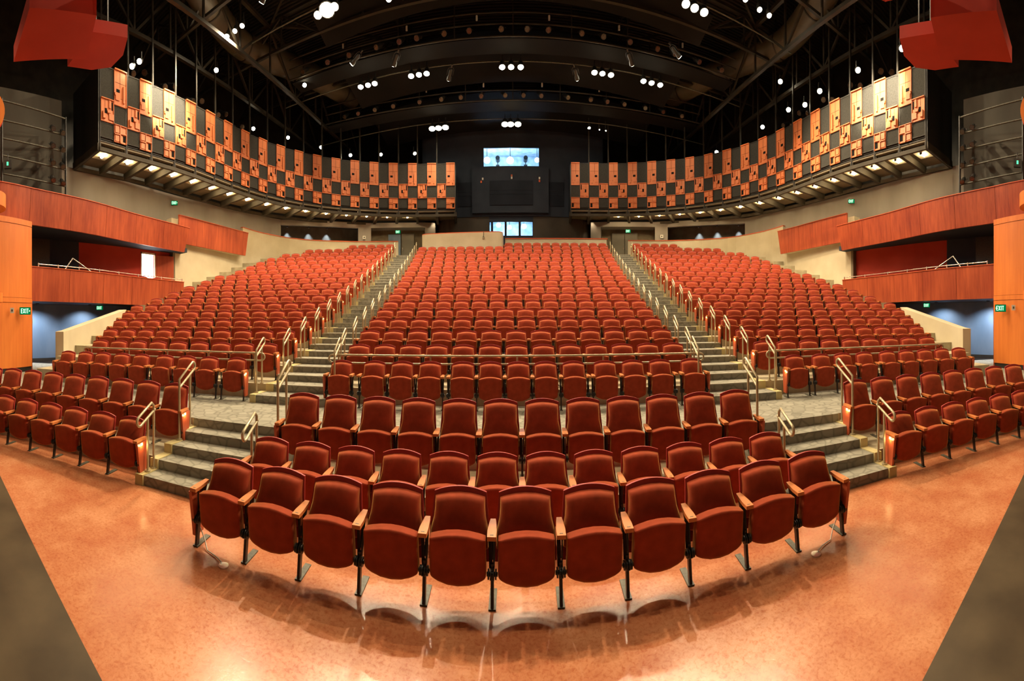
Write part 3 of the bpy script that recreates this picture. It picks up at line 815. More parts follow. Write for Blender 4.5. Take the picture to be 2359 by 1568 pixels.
    fascia_piece(smooth(f2, 3), 6.22, 6.22, 7.58, 0.06, 'balcony_fascia', 'short cherry wood balcony front on the %s above the cream wall, farther back' % nm, s, 0.2)
    mb = MB(); xa, xb = s * 14.78, s * 15.2
    mb.bx(xa, xb, 12.5, 17.4, 6.24, 7.50); mb.bx(xa, xb, 12.05, 12.5, 6.24, 7.46)
    struct(mb.build('trim_%d' % (1 if s < 0 else 2), 'cream'))
    # box floor slab and ceiling slab (follow the front)
    for z0, z1, mt in ((3.06, 3.30, 'darkframe'), (5.74, 5.95, 'darkgrey')):
        mb = MB(); vs = []
        q = MX([p for p in FS if p[1] > 3.9], s)
        for x, y in q:
            vs += [(x + s * 0.05, y, z0), (x + s * 0.05, y, z1), (s * 15.35, y, z1), (s * 15.35, y, z0)]
        fs = []
        for i in range(len(q) - 1):
            a = 4 * i; b = a + 4; fs += [(a, b, b + 1, a + 1), (a + 1, b + 1, b + 2, a + 2), (a + 3, a + 2, b + 2, b + 3), (a, a + 3, b + 3, b)]
        e = 4 * (len(q) - 1); fs += [(0, 1, 2, 3), (e, e + 3, e + 2, e + 1)]
        mb.add(vs, fs); struct(mb.build('balcony_slab', mt))
    # box back wall: black part, grey pilaster, red wall, doorway
    mb = MB(); mb.bx(s * 14.9, s * 15.1, 4.3, 5.75, 3.3, 5.74); struct(mb.build('wall_box_%s' % nm, 'black'))
    mb = MB(); mb.bx(s * 14.95, s * 15.1, 5.75, 7.1, 3.3, 5.74); struct(mb.build('wall_box_%s' % nm, 'darkgrey'))
    mb = MB()
    if s < 0:
        mb.bx(s * 14.95, s * 15.08, 7.1, 10.35, 3.3, 5.76); mb.bx(s * 14.95, s * 15.08, 11.15, 12.1, 3.3, 5.76); mb.bx(s * 14.95, s * 15.08, 10.35, 11.15, 5.56, 5.76)
        struct(mb.build('wall_box_%s' % nm, 'boxred'))
        mb = MB(); mb.bx(s * 15.1, s * 15.2, 10.2, 11.3, 3.3, 5.60); d = mb.build('door_1', 'daylight'); struct(d)
        mb = MB(); mb.bx(s * 14.94, s * 14.99, 10.31, 10.37, 3.3, 5.62); mb.bx(s * 14.94, s * 14.99, 11.13, 11.19, 3.3, 5.62); mb.bx(s * 14.94, s * 14.99, 10.31, 11.19, 5.54, 5.62); mb.build('door_frame', 'cream', d)
        mb = MB(); mb.add([(-14.93, 11.2, 3.3), (-14.93, 11.2, 5.52), (-14.62, 12.05, 5.52), (-14.62, 12.05, 3.3), (-14.97, 11.21, 3.3), (-14.97, 11.21, 5.52), (-14.66, 12.07, 5.52), (-14.66, 12.07, 3.3)], [(0, 1, 2, 3), (7, 6, 5, 4), (1, 5, 6, 2), (0, 3, 7, 4), (3, 2, 6, 7), (0, 4, 5, 1)])
        lf = mb.build('door_leaf', 'cherry', d); lf['label'] = 'open cherry wood door leaf'
        mb = MB(); mb.bar((-14.62, 11.85, 4.35), (-14.60, 12.0, 4.35), 0.03); mb.build('door_handle', 'chrome', d)
        L = bpy.data.lights.new('doorlight', 'AREA'); L.energy = 60; L.size = 0.8; L.size_y = 2.0; L.shape = 'RECTANGLE'; L.color = (1, .95, .85)
        lo = bpy.data.objects.new('door_lamp', L); COL.objects.link(lo); lo.location = (-15.05, 10.75, 4.5); lo.rotation_euler = (0, radians(-90), 0); lo.parent = d
    else:
        mb.bx(s * 14.95, s * 15.08, 7.1, 12.1, 3.3, 5.76); struct(mb.build('wall_box_%s' % nm, 'boxred'))
    mb = MB(); mb.bx(s * 14.72, s * 15.1, 12.08, 12.22, 3.0, 5.74); struct(mb.build('wall_box_end_%s' % nm, 'soffit'))
    # folded desk lamp arm in the box
    mb = MB(); q = [(s * 13.75, 5.6, 3.9), (s * 13.95, 6.35, 4.85), (s * 13.9, 7.15, 4.35)]
    mb.tube([q[2], q[1]], 0.03, 8); mb.tube([q[1], q[0]], 0.03, 8)
    mb.tube([q[2], (q[2][0], q[2][1], 3.3)], 0.03, 8)
    o = mb.build('microphone_stand', 'chrome'); tag(o, 'bent metal stand arm rising behind the %s balcony rail' % nm, 'stand')
    # box rail
    rt = empty('balcony_rail', (0, 0, 0), 0, 'thin pale rail along the top of the lower %s balcony front' % nm, 'railing')
    pth = MX([p for p in FS if 4.3 < p[1] < 12.4], s)
    mb = MB(); mb.tube([(x - s * 0.02, y, 4.36) for x, y in pth], 0.018, 6); mb.build('rail_tube', 'chrome', rt)
    for x, y in pth[::2]:
        mb = MB(); mb.bx(x - s * 0.02 - 0.02, x - s * 0.02 + 0.02, y - 0.02, y + 0.02, 4.22, 4.40); mb.build('bracket', 'chrome', rt)
    # chairs inside the box (only their tops show)
    for i, y in enumerate((8.1, 9.0, 9.9, 10.8)):
        x = -13.55 - (y - 8.1) * 0.20 - 0.55
        t = empty('box_chair', ((x if s < 0 else -x), y, 3.50), (radians(-100) if s < 0 else radians(100)), '%s chair top showing over the %s balcony rail, counting back from the pier' % (ORD[i], nm), 'chair', 'chairs in the side boxes')
        mk('back_shell', PM[False]['back_shell'], t); mk('back_cushion', PM[False]['back_cushion'], t); mk('seat_cushion', PM[False]['seat_cushion'], t)
        mk('leg', LEG[-1], t); mk('leg', LEG[1], t)
    # cream wall under the back fascia, then curving capped wall
    wall_poly('wall_cream_%s' % nm, MX([(-14.78, 12.2, 2.5, 7.1), (-15.12, 17.9, 2.5, 7.1)], s), 'cream', 0.25, side=(1 if s < 0 else -1))
    cw = [(-15.12, 17.9, 8.02), (-14.85, 19.4, 7.92), (-13.95, 21.3, 7.8), (-12.6, 22.35, 7.68), (-11.0, 23.0, 7.58), (-9.4, 23.45, 7.5), (-7.35, 23.85, 7.45)]
    cws = smooth(cw, 3)
    wall_poly('wall_cream_%s' % nm, MX([(x, y, 5.0, z) for x, y, z in cws], s), 'cream', 0.2, side=(1 if s < 0 else -1))
    wall_poly('trim_%d' % (3 if s < 0 else 4), MX([(x + 0.02 if x < -12 else x, y - 0.02, z, z + 0.05) for x, y, z in cws], s), 'redcap', 0.25, side=(1 if s < 0 else -1))
    # sloping parapet beside the side block
    pw = [(-11.15, 4.75, 0.7, 2.03), (-11.32, 5.0, 0.7, 2.06), (-13.15, 8.35, 0.7, 2.82), (-13.6, 8.6, 0.7, 2.82)]
    wall_poly('wall_parapet_%s' % nm, MX(pw, s), 'cream', 0.30, side=(1 if s < 0 else -1))
    # exit signs
    rzp = (-s) * radians(-68) if s > 0 else radians(68)
    a = atan2(12.79, 4.05)
    exit_sign((s * 11.92, 3.74, 2.69), s * -a, 'large green exit sign on the %s wooden pier' % nm, 1.0, arrow=-s)
    wall_plate((s * 11.84, 3.28, 2.70), s * -a, 'small white wall plate beside the exit sign on the %s pier' % nm)
    exit_sign((s * 14.3, 7.75, 2.92), s * -1.06, 'green exit sign hanging under the lower %s balcony by the blue wall' % nm, 0.8)
    exit_sign((s * 15.52, 12.85, 8.52), s * -0.9, 'small green exit sign high on the grey %s wall' % nm, 0.95, arrow=-s)

# ------------------------------------------------------------------ back wall region
for s in (-1, 1):
    nm = cards[s]
    def seg(name, pts, mat, z0, z1, th=0.25):
        wall_poly(name, MX([(x, y, z0, z1) for x, y in pts], s), mat, th, side=(1 if s < 0 else -1))
    seg('wall_back_%s' % nm, [(-14.45, 21.0), (-10.35, 24.35)], 'greywall', 8.70, 9.05)          # header over the recess
    seg('wall_back_%s' % nm, [(-10.35, 24.35), (-9.55, 24.72)], 'greywall', 6.3, 9.05, 1.2)       # pilaster
    seg('wall_back_%s' % nm, [(-9.55, 24.72), (-5.75, 25.75)], 'greywall', 8.72, 9.05, 1.0)
    seg('wall_back_%s' % nm, [(-15.6, 22.0), (-11.0, 26.0)], 'soffit', 6.3, 9.0)
    seg('wall_back_%s' % nm, [(-9.9, 25.6), (-5.2, 26.9)], 'soffit', 6.3, 9.0)
    seg('wall_back_%s' % nm, [(-5.95, 25.70), (-5.3, 25.9)], 'greywall', 6.3, 9.05, 1.0)
    wall_plate((s * 9.95, 24.45, 8.05), s * -0.4, 'small white plate on the %s rear pilaster' % nm, 0.2, 0.22)
    exit_sign((s * 7.75, 25.15, 8.40), s * -0.3, 'green exit sign hanging over the %s rear door' % nm, 1.0)
    # double doors
    base = Vector((s * 8.65, 25.88, 6.32)); d = Vector((-s * 0.963, 0.268, 0)) * 1.0
    n = Vector((0.268 * -s * 0, -1, 0))
    for j in (0, 1):
        if s < 0 and j == 0: continue
        mb = MB(); a = base + d * (0.92 * j + 0.02) + Vector((0, -0.12, 0)); b = a + d * 0.88
        mb.prism([(0, 0), (1, 0), (1, 1), (0, 1)], lambda u, v, t, a=a, b=b: (a.x + (b.x - a.x) * u, a.y + (b.y - a.y) * u + t, 6.32 + 2.15 * v), 0, 0.06)
        o = mb.build('door_%d' % (2 + j + (2 if s > 0 else 0)), 'doorgrey'); struct(o)
        mb = MB(); c = a + d * (0.78 if j == 0 else 0.10); mb.bar((c.x, c.y - 0.05, 7.25), (c.x, c.y - 0.05, 7.45), 0.03); mb.build('door_handle', 'chrome', o)
    if s < 0:
        a = base + Vector((0, -0.10, 0)); b = a + d * 0.86
        mb = MB(); mb.prism([(0, 0), (1, 0), (1, 1), (0, 1)], lambda u, v, t: (a.x + (b.x - a.x) * u, a.y + (b.y - a.y) * u + t, 6.32 + 2.1 * v), 0, 0.04)
        struct(mb.build('door_6', 'blue'))  # panel filling the open doorway; its blue light is in the colour
    # blue-white downlights in the long recess
    for i, px in enumerate((-14.85, -13.70, -12.70)):
        x = px; y = 22.0 + (px + 15.6) * 0.87 - 0.28
        mb = MB(); q = Vector((s * -px * 1.0 if False else (x if s < 0 else -x), y, 8.88)); mb.cyl(q, q + Vector((0, 0, 0.1)), 0.07, 12)
        mb.cyl(q - Vector((0, 0, 0.012)), q, 0.05, 12, 1)
        o = mb.build('recess_downlight', ['black', 'white']); tag(o, '%s small cool downlight from the far end in the dark %s rear recess' % (ORD[i], nm), 'downlight', 'cool downlights in the rear recesses')
        L = bpy.data.lights.new('recess', 'SPOT'); L.energy = 260; L.spot_size = radians(64); L.spot_blend = 0.7; L.color = (0.5, 0.68, 1.0); L.shadow_soft_size = 0.05
        lo = bpy.data.objects.new('recess_lamp', L); COL.objects.link(lo); lo.parent = o; lo.location = q - Vector((0, 0, 0.03))
# centre booth block: lower curved wall, upper projecting front
low = []
for s_, a0 in ((-1, pi), ):
    for i in range(9):
        a = pi + (pi / 2) * i / 8 * 1.0
        low.append((-4.35 + 1.15 * cos(a), 27.15 + 1.15 * sin(a)))
lowm = [(-x, y) for x, y in low][::-1]
lowp = [(-5.5, 28.5)] + low + lowm + [(5.5, 28.5)]
# leave a window opening in the straight part
lw = [p for p in lowp if p[0] < -2]; rw = [p for p in lowp if p[0] > 2]
wall_poly('wall_booth_left', [(x, y, 6.2, 9.5) for x, y in lw + [(-1.62, 26.0)]], 'boothwall', 0.2, side=1)
wall_poly('wall_booth_right', [(x, y, 6.2, 9.5) for x, y in [(1.36, 26.0)] + rw], 'boothwall', 0.2, side=1)
mb = MB(); mb.bx(-1.62, 1.36, 26.0, 26.2, 9.02, 9.5); mb.bx(-1.62, 1.36, 26.0, 26.2, 6.2, 8.02); struct(mb.build('wall_booth', 'darkgrey'))
# upper block with window hole
mb = MB(); Y0, Y1 = 25.75, 25.95
mb.bx(-6.2, -2.0, Y0 + 0.2, Y1 + 0.2, 9.45, 15.3); mb.bx(1.80, 6.2, Y0 + 0.2, Y1 + 0.2, 9.45, 15.3)
mb.bx(-2.0, 1.80, Y0 + 0.2, Y1 + 0.2, 14.02, 15.3); mb.bx(-2.0, 1.80, Y0 + 0.2, Y1 + 0.2, 9.45, 12.70)
mb.bx(-6.2, 6.2, Y0 + 0.2, 28, 9.35, 9.46)
mb.bx(-6.2, -5.95, Y0 + 0.2, 28, 9.45, 15.3); mb.bx(5.95, 6.2, Y0 + 0.2, 28, 9.45, 15.3)
struct(mb.build('wall_back', 'darkgrey'))
mb = MB(); mb.bx(-2.75, 2.4, Y0, Y0 + 0.2, 9.55, 12.62); struct(mb.build('wall_back_panel', 'darkgrey'))
for x0, x1, w in ((-3.72, -2.72, 'left'), (-1.55, 1.33, 'centre'), (2.45, 3.45, 'right')):
    mb = MB(); yy = Y0 - 0.045 if w == 'centre' else Y0 + 0.155
    mb.bx(x0, x1, yy, yy + 0.04, 10.05, 11.68)
    o = mb.build('dark_shutter', 'navy'); tag(o, 'flat blue black shutter panel, the %s one under the projection window' % w, 'shutter')
    mb = MB()
    for z in (10.78, 11.05): mb.bx(x0, x1, yy - 0.02, yy, z, z + 0.02)
    mb.build('slat_line', 'darkgrey', o)
for i, (x, z, c) in enumerate(((-2.12, 11.62, 'redcap'), (-2.02, 11.82, 'white'), (-0.08, 12.0, 'redcap'), (-0.08, 11.85, 'white'), (1.78, 11.85, 'white'), (1.78, 11.66, 'redcap'))):
    mb = MB(); mb.bx(x - 0.05, x + 0.05, Y0 - 0.05, Y0, z - 0.07, z + 0.07)
    o = mb.build('indicator_box', c); tag(o, '%s indicator box %s the centre shutter, %s of pair' % ('small red' if c == 'redcap' else 'small white', ('left above', 'centrally above', 'right above')[i // 2], 'upper' if i in (1, 2, 4) else 'lower'), 'indicator')
for s in (-1, 1):
    t = empty('downlight', (s * 5.35, 25.72, 9.25), 0, 'small recessed downlight grazing the %s rounded booth corner' % cards[s], 'downlight')
    mb = MB(); mb.cyl((0, 0, 0), (0, 0, 0.08), 0.06, 12); mb.build('housing', 'black', t)
    L = bpy.data.lights.new('beam', 'SPOT'); L.energy = 60; L.spot_size = radians(80); L.spot_blend = 0.8; L.color = (1, .78, .5); L.shadow_soft_size = 0.05
    lo = bpy.data.objects.new('beam', L); COL.objects.link(lo); lo.parent = t; lo.location = (0, 0, -0.03)
# control rooms behind the windows
def booth_room(x0, x1, y0, y1, z0, z1, lamps, label, extra):
    mb = MB()
    mb.bx(x0 - 0.3, x1 + 0.3, y1, y1 + 0.1, z0 - 0.3, z1 + 0.33); mb.bx(x0 - 0.4, x0 - 0.3, y0, y1, z0 - 0.3, z1 + 0.33); mb.bx(x1 + 0.3, x1 + 0.4, y0, y1, z0 - 0.3, z1 + 0.33)
    mb.bx(x0 - 0.3, x1 + 0.3, y0, y1, z0 - 0.4, z0 - 0.3); mb.bx(x0 - 0.3, x1 + 0.3, y0, y1, z1 + 0.33, z1 + 0.34)
    struct(mb.build('wall_control_room', 'roomblue'))
    for i, (x, y, z, r) in enumerate(lamps):
        mb = MB(); q = Vector((x, y, z)); seg = 12
        mb.tube([q + Vector((0, 0, -r * 0.8)), q + Vector((0, 0, -r * 0.5)), q, q + Vector((0, 0, r * 0.5)), q + Vector((0, 0, r * 0.8))], [r * 0.5, r * 0.85, r, r * 0.85, r * 0.5], seg)
        mb.tube([q + Vector((0, 0, r * 0.8)), (x, y, z1 + 0.31)], 0.02, 6, 1)
        o = mb.build('work_lamp', ['coolbulb', 'black']); tag(o, 'bright cool lamp seen through the %s, %s' % (label, ('leftmost', 'middle', 'rightmost')[i]), 'lamp')
booth_room(-2.0, 1.8, 26.2, 28.3, 12.72, 14.0, [(-1.78, 26.6, 13.42, 0.22), (-0.18, 26.6, 13.38, 0.24), (1.68, 26.6, 13.42, 0.16)], 'upper window', 0)
booth_room(-1.6, 1.33, 26.3, 28.0, 8.04, 9.0, [(-1.0, 26.7, 8.95, 0.16), (-0.25, 26.7, 8.78, 0.15), (0.75, 26.5, 8.80, 0.18)], 'lower window', 0)
def window(idx, x0, x1, y, z0, z1, mull, slide=False):
    mb = MB(); mb.bx(x0, x1, y + 0.05, y + 0.056, z0, z1); o = mb.build('window_%d' % idx, 'glass'); struct(o)
    mb = MB(); t = 0.035
    mb.bx(x0, x1, y, y + 0.1, z0, z0 + t); mb.bx(x0, x1, y, y + 0.1, z1 - t, z1); mb.bx(x0, x0 + t, y, y + 0.1, z0, z1); mb.bx(x1 - t, x1, y, y + 0.1, z0, z1)
    for m_ in mull: mb.bx(m_ - 0.07, m_ + 0.07, y - 0.01, y + 0.1, z0, z1)
    mb.build('window_frame', 'navy', o)
window(1, -2.0, 1.8, 25.95, 12.70, 14.02, [])
window(2, -1.62, 1.36, 26.0, 8.02, 9.02, [-1.42, -0.5, 0.45])
# projectors standing in the upper room
for i, x in enumerate((-1.05, 0.9)):
    mb = MB(); mb.cyl((x, 26.7, 13.62), (x, 27.2, 13.62), 0.15, 16); mb.bx(x - 0.03, x + 0.03, 26.9, 27.0, 12.4, 13.5); mb.bx(x - 0.12, x + 0.12, 26.85, 27.1, 12.95, 13.2)
    o = mb.build('follow_spot', 'black'); tag(o, 'follow spotlight standing behind the upper window, %s one' % ('left' if i == 0 else 'right'), 'spotlight')

# low cream walls behind the last centre rows and the mixing booth
def arcwall(name, R, a0, a1, z0, z1, mat, th=0.15, n=16):
    mb = MB(); slab(mb, R, R + th, lambda r: a0, lambda r: a1, z0, z1, n); return struct(mb.build(name, mat))
arcwall('wall_rear_low', 33.25, -0.5 / 33.2, aC(33.2) + 0.002, 6.0, 7.40, 'cream')
arcwall('trim_5', 33.22, -0.5 / 33.2, aC(33.2) + 0.004, 7.40, 7.45, 'redcap', 0.2)
root = empty('mixing_booth', (0, 0, 0), 0, 'cream sound booth box with a red cap behind the last centre rows', 'booth')
def rr(x0, x1, y0, y1, r, n=6):
    out = []
    for cx, cy, a0 in ((x1 - r, y1 - r, 0), (x0 + r, y1 - r, pi / 2), (x0 + r, y0 + r, pi), (x1 - r, y0 + r, 3 * pi / 2)):
        for i in range(n + 1): a = a0 + pi / 2 * i / n; out.append((cx + r * cos(a), cy + r * sin(a)))
    return out
def tubewall(poly, z0, z1, th, mi=0):
    mb = MB(); n = len(poly); cx = sum(p[0] for p in poly) / n; cy = sum(p[1] for p in poly) / n; vs = []
    for x, y in poly:
        k = 1 - th / max(0.5, hypot(x - cx, y - cy)); vs += [(x, y, z0), (x, y, z1), (cx + (x - cx) * k, cy + (y - cy) * k, z1), (cx + (x - cx) * k, cy + (y - cy) * k, z0)]
    fs = []
    for i in range(n):
        a = 4 * i; b = 4 * ((i + 1) % n); fs += [(a, b, b + 1, a + 1), (a + 1, b + 1, b + 2, a + 2), (a + 2, b + 2, b + 3, a + 3)]
    mb.add(vs, fs); return mb
bp = rr(-5.55, -0.62, 22.72, 25.2, 0.35)
tubewall(bp, 5.7, 7.55, 0.14).build('booth_wall', 'cream', root); tubewall(bp, 7.55, 7.60, 0.18).build('cap', 'redcap', root)
mb = MB(); mb.bx(-4.6, -1.2, 23.3, 24.2, 6.9, 7.42); o = mb.build('mixing_console', 'black'); tag(o, 'dark mixing console just showing over the booth cap', 'console')
for i in range(14): mb = MB(); x = -4.4 + i * 0.22; mb.bx(x, x + 0.05, 23.5, 23.6, 7.42, 7.62 + 0.05 * random.random()); mb.build('fader', 'plate', o)
mb = MB(); mb.tube([(-1.75, 22.70, 7.58), (-1.75, 22.66, 7.35), (-1.80, 22.66, 7.25), (-1.70, 22.66, 7.22), (-1.75, 22.66, 7.3)], 0.02, 6); o = mb.build('cable_loop', 'plate')
tag(o, 'small looped cable hanging on the front of the cream booth', 'cable')

# ------------------------------------------------------------------ catwalk with reflector bays
BND = [(-13.13, 7.12), (-13.17, 8.38), (-13.13, 9.6), (-13.08, 10.82), (-13.08, 12.07), (-13.11, 13.36), (-13.10, 14.62), (-13.02, 15.90), (-12.80, 17.2), (-12.42, 18.42), (-11.87, 19.56), (-11.18, 20.60), (-10.34, 21.52), (-9.38, 22.28), (-8.34, 22.95), (-7.20, 23.46), (-6.04, 23.81), (-4.82, 24.04), (-3.65, 24.2)]
ZF, ZB, ZT = 8.97, 9.43, 12.33
def bay(i, s):
    a = BND[i]; b = BND[i + 1]
    if s > 0: a, b = (-BND[i + 1][0], BND[i + 1][1]), (-BND[i][0], BND[i][1])
    A = Vector((a[0], a[1], 0)); B = Vector((b[0], b[1], 0)); W = (B - A).length
    rz = atan2(B.y - A.y, B.x - A.x)
    H = ZT - ZB
    ordn = ORD[i] if i < 18 else str(i)
    t = empty('reflector_bay', (A.x, A.y, 0), rz, '%s black framed bay of orange wood reflectors from the %s end of the %s gallery' % (ordn, 'outer', cards[s]), 'acoustic panel', 'orange and grey reflector bays on the gallery front')
    # local: x 0..W along bay, -y faces the house, z up
    fr = MB(); T = 0.035; m = W / 2
    fr.bx(0.008, T, -0.03, 0.05, ZF, ZT); fr.bx(W - T, W - 0.008, -0.03, 0.05, ZF, ZT)
    fr.bx(0.01, W - 0.01, -0.03, 0.05, ZF, ZF + 0.04); fr.bx(0.01, W - 0.01, -0.01, 0.05, ZT - 0.03, ZT); fr.bx(0.01, W - 0.01, -0.02, 0.05, ZF + 0.36, ZF + 0.40)
    fr.bx(m - 0.015, m + 0.015, 0, 0.05, ZB - 0.05, ZT); fr.bx(0.02, W - 0.02, 0.02, 0.05, ZB, ZT)
    fr.bx(0.12, W - 0.12, 0.16, 0.17, ZF + 0.04, ZB)
    fr.build('frame', 'darkframe', t)
    # columns: for the left gallery the tall wood panel is in the right column
    cw = (T, m - 0.015); cx = (m + 0.015, W - T)
    wcol, fcol = (cx, cw) if s < 0 else (cw, cx)
    mirr = 1 if s < 0 else -1
    def zz(f): return ZB + H * f
    def woodp(col, f0, f1, kind):
        x0, x1 = col; z0, z1 = zz(f0), zz(f1); w = x1 - x0; h = z1 - z0
        mb = MB(); mb.bx(x0, x1, -0.07, -0.03, z0, z1)
        X = (lambda u: x0 + w * u) if mirr > 0 else (lambda u: x1 - w * u)
        def blk(u0, u1, v0, v1, d, mi=0):
            a_, b_ = sorted((X(u0), X(u1))); mb.bx(a_, b_, -0.07 - d, -0.07, z0 + h * v0, z0 + h * v1, mi)
        # raised border at top and outer edge
        blk(0, 1, 0.965, 1, 0.05); blk(0.96, 1, 0, 1, 0.03)
        if kind == 'tall':
            blk(0.68, 0.80, 0.09, 0.56, 0.06); blk(0.0, 0.06, 0.25, 0.32, 0.06); blk(0.08, 0.40, 0.13, 0.34, 0.035)
            blk(0.16, 0.44, 0.36, 0.45, 0.006, 1); blk(0.45, 0.47, 0.5, 0.96, 0.004, 1); blk(0.05, 0.95, 0.62, 0.628, 0.004, 1); blk(0.5, 0.95, 0.2, 0.205, 0.004, 1)
        elif kind == 'mid':
            blk(0.10, 0.30, 0.10, 0.16, 0.07); blk(0.10, 0.18, 0.16, 0.40, 0.07); blk(0.28, 0.46, 0.36, 0.58, 0.006, 1); blk(0.46, 0.70, 0.38, 0.48, 0.06)
            blk(0.60, 0.95, 0.10, 0.38, 0.04); blk(0.82, 0.93, 0.55, 0.9, 0.006, 1); blk(0.60, 0.74, 0.6, 0.93, 0.045); blk(0.3, 0.32, 0.62, 0.95, 0.004, 1)
        else:
            blk(0.42, 0.48, 0, 1, 0.05); blk(0.0, 0.42, 0.42, 0.48, 0.05); blk(0.48, 0.96, 0.5, 0.56, 0.05); blk(0.70, 0.93, 0.10, 0.46, 0.006, 1); blk(0.06, 0.38, 0.06, 0.38, 0.02); blk(0.06, 0.38, 0.54, 0.92, 0.03)
        mb.build('wood_panel', ['panelwood', 'baffle'], t)
    woodp(wcol, 0.506, 1.0, 'tall'); woodp(wcol, 0.0, 0.237, 'low'); woodp(fcol, 0.235, 0.545, 'mid')
    for col, f0, f1 in ((wcol, 0.25, 0.495), (fcol, 0.03, 0.222), (fcol, 0.56, 0.975)):
        mb = MB(); mb.bx(col[0] + 0.02, col[1] - 0.02, -0.02, 0.02, zz(f0), zz(f1)); mb.build('fabric_panel', 'greyfab', t)
        mb = MB(); z0, z1 = zz(f0), zz(f1); e = 0.018
        mb.bx(col[0], col[1], -0.035, 0, z0 - e, z0); mb.bx(col[0], col[1], -0.035, 0, z1, z1 + e)
        mb.bx(col[0], col[0] + e, -0.035, 0, z0, z1); mb.bx(col[1] - e, col[1], -0.035, 0, z0, z1); mb.build('panel_edge', 'darkframe', t)
    return t
for s in (-1, 1):
    nm = cards[s]
    for i in range(18): bay(i, s)
    # soffit between the bay line and the outer wall, with ribs
    inn = BND; mid = Vector((0, 9.5))
    outl = []
    for i, (x, y) in enumerate(inn):
        if i == 0: tx, ty = inn[1][0] - x, inn[1][1] - y
        elif i == len(inn) - 1: tx, ty = x - inn[-2][0], y - inn[-2][1]
        else: tx, ty = inn[i + 1][0] - inn[i - 1][0], inn[i + 1][1] - inn[i - 1][1]
        q = hypot(tx, ty); nx, ny = -ty / q, tx / q
        wd = 2.35 - 0.2 * abs(i - 9) / 9
        outl.append((x + nx * wd, y + ny * wd))
    mb = MB(); A = MX(inn, s); B = MX(outl, s); n = len(A)
    vs = []
    for a, b in zip(A, B): vs += [(a[0], a[1], ZF + 0.28), (b[0], b[1], ZF + 0.28), (b[0], b[1], ZF + 0.36), (a[0], a[1], ZF + 0.36)]
    fs = []
    for i in range(n - 1):
        a = 4 * i; b = a + 4; fs += [(a, b, b + 1, a + 1), (a + 3, a + 2, b + 2, b + 3), (a, a + 3, b + 3, b), (a + 1, b + 1, b + 2, a + 2)]
    mb.add(vs, fs)
    so = mb.build('gallery_soffit', 'soffit'); struct(so)
    mb = MB()
    for a, b in zip(A, B):
        mb.bar((a[0], a[1], ZF + 0.13), (b[0], b[1], ZF + 0.13), 0.16, 0.28)
    for i in range(n - 1):
        for q in (A, B): mb.bar((q[i][0], q[i][1], ZF + 0.05), (q[i + 1][0], q[i + 1][1], ZF + 0.05), 0.10, 0.16)
    struct(mb.build('gallery_rib', 'rib'))
    # gallery end cap and rear guard posts
    a, b = A[0], B[0]
    mb = MB(); mb.bar((a[0], a[1] - 0.02, 10.6), (b[0], b[1] - 0.02, 10.6), 0.06, 3.3); struct(mb.build('gallery_end', 'black'))
    a, b = A[-1], B[-1]
    mb = MB(); mb.bar((a[0], a[1], 10.6), (b[0], b[1], 10.6), 0.06, 3.3); struct(mb.build('gallery_end', 'black'))
    for i in range(0, 18):
        q = Vector((A[i][0], A[i][1], 0)); mb = MB(); mb.bar((q.x, q.y + 0.08, ZT - 0.1), (q.x, q.y + 0.08, 18.4), 0.07)
        o = mb.build('hanger_rod', 'ceilsteel'); tag(o, '%s vertical steel hanger above the %s gallery, counting from its outer end' % (ORD[i], nm), 'steel hanger', 'gallery hangers')
    # under-gallery lamps
    for i in range(16):
        p0 = Vector((A[i][0], A[i][1], 0)); p1 = Vector((A[i + 1][0], A[i + 1][1], 0)); q0 = Vector((B[i][0], B[i][1], 0)); q1 = Vector((B[i + 1][0], B[i + 1][1], 0))
        c = (p0 + p1) / 2 * 0.62 + (q0 + q1) / 2 * 0.38
        rz = atan2(p1.y - p0.y, p1.x - p0.x)
        t = empty('gallery_downlight', (c.x, c.y, ZF + 0.26), rz, '%s glowing lamp under the %s gallery, counting from its outer end' % (ORD[i], nm), 'ceiling light', 'lamps under the gallery')
        mb = MB(); mb.bx(-0.34, 0.34, -0.42, 0.42, -0.02, 0.0); mb.build('tray', 'cream', t)
        mb = MB(); mb.cyl((0, -0.12, -0.05), (0, 0.12, -0.05), 0.055, 12); mb.build('lamp_tube', 'bulb', t)
        mb = MB(); mb.bx(-0.05, 0.05, 0.12, 0.18, -0.10, 0.0); mb.build('lamp_holder', 'black', t)
        L = bpy.data.lights.new('downlight', 'SPOT'); L.energy = 60; L.spot_size = radians(150); L.spot_blend = 0.8; L.color = (1, .76, .46); L.shadow_soft_size = 0.06
        lo = bpy.data.objects.new('lamp_beam', L); COL.objects.link(lo); lo.parent = t; lo.location = (0, 0, -0.13)

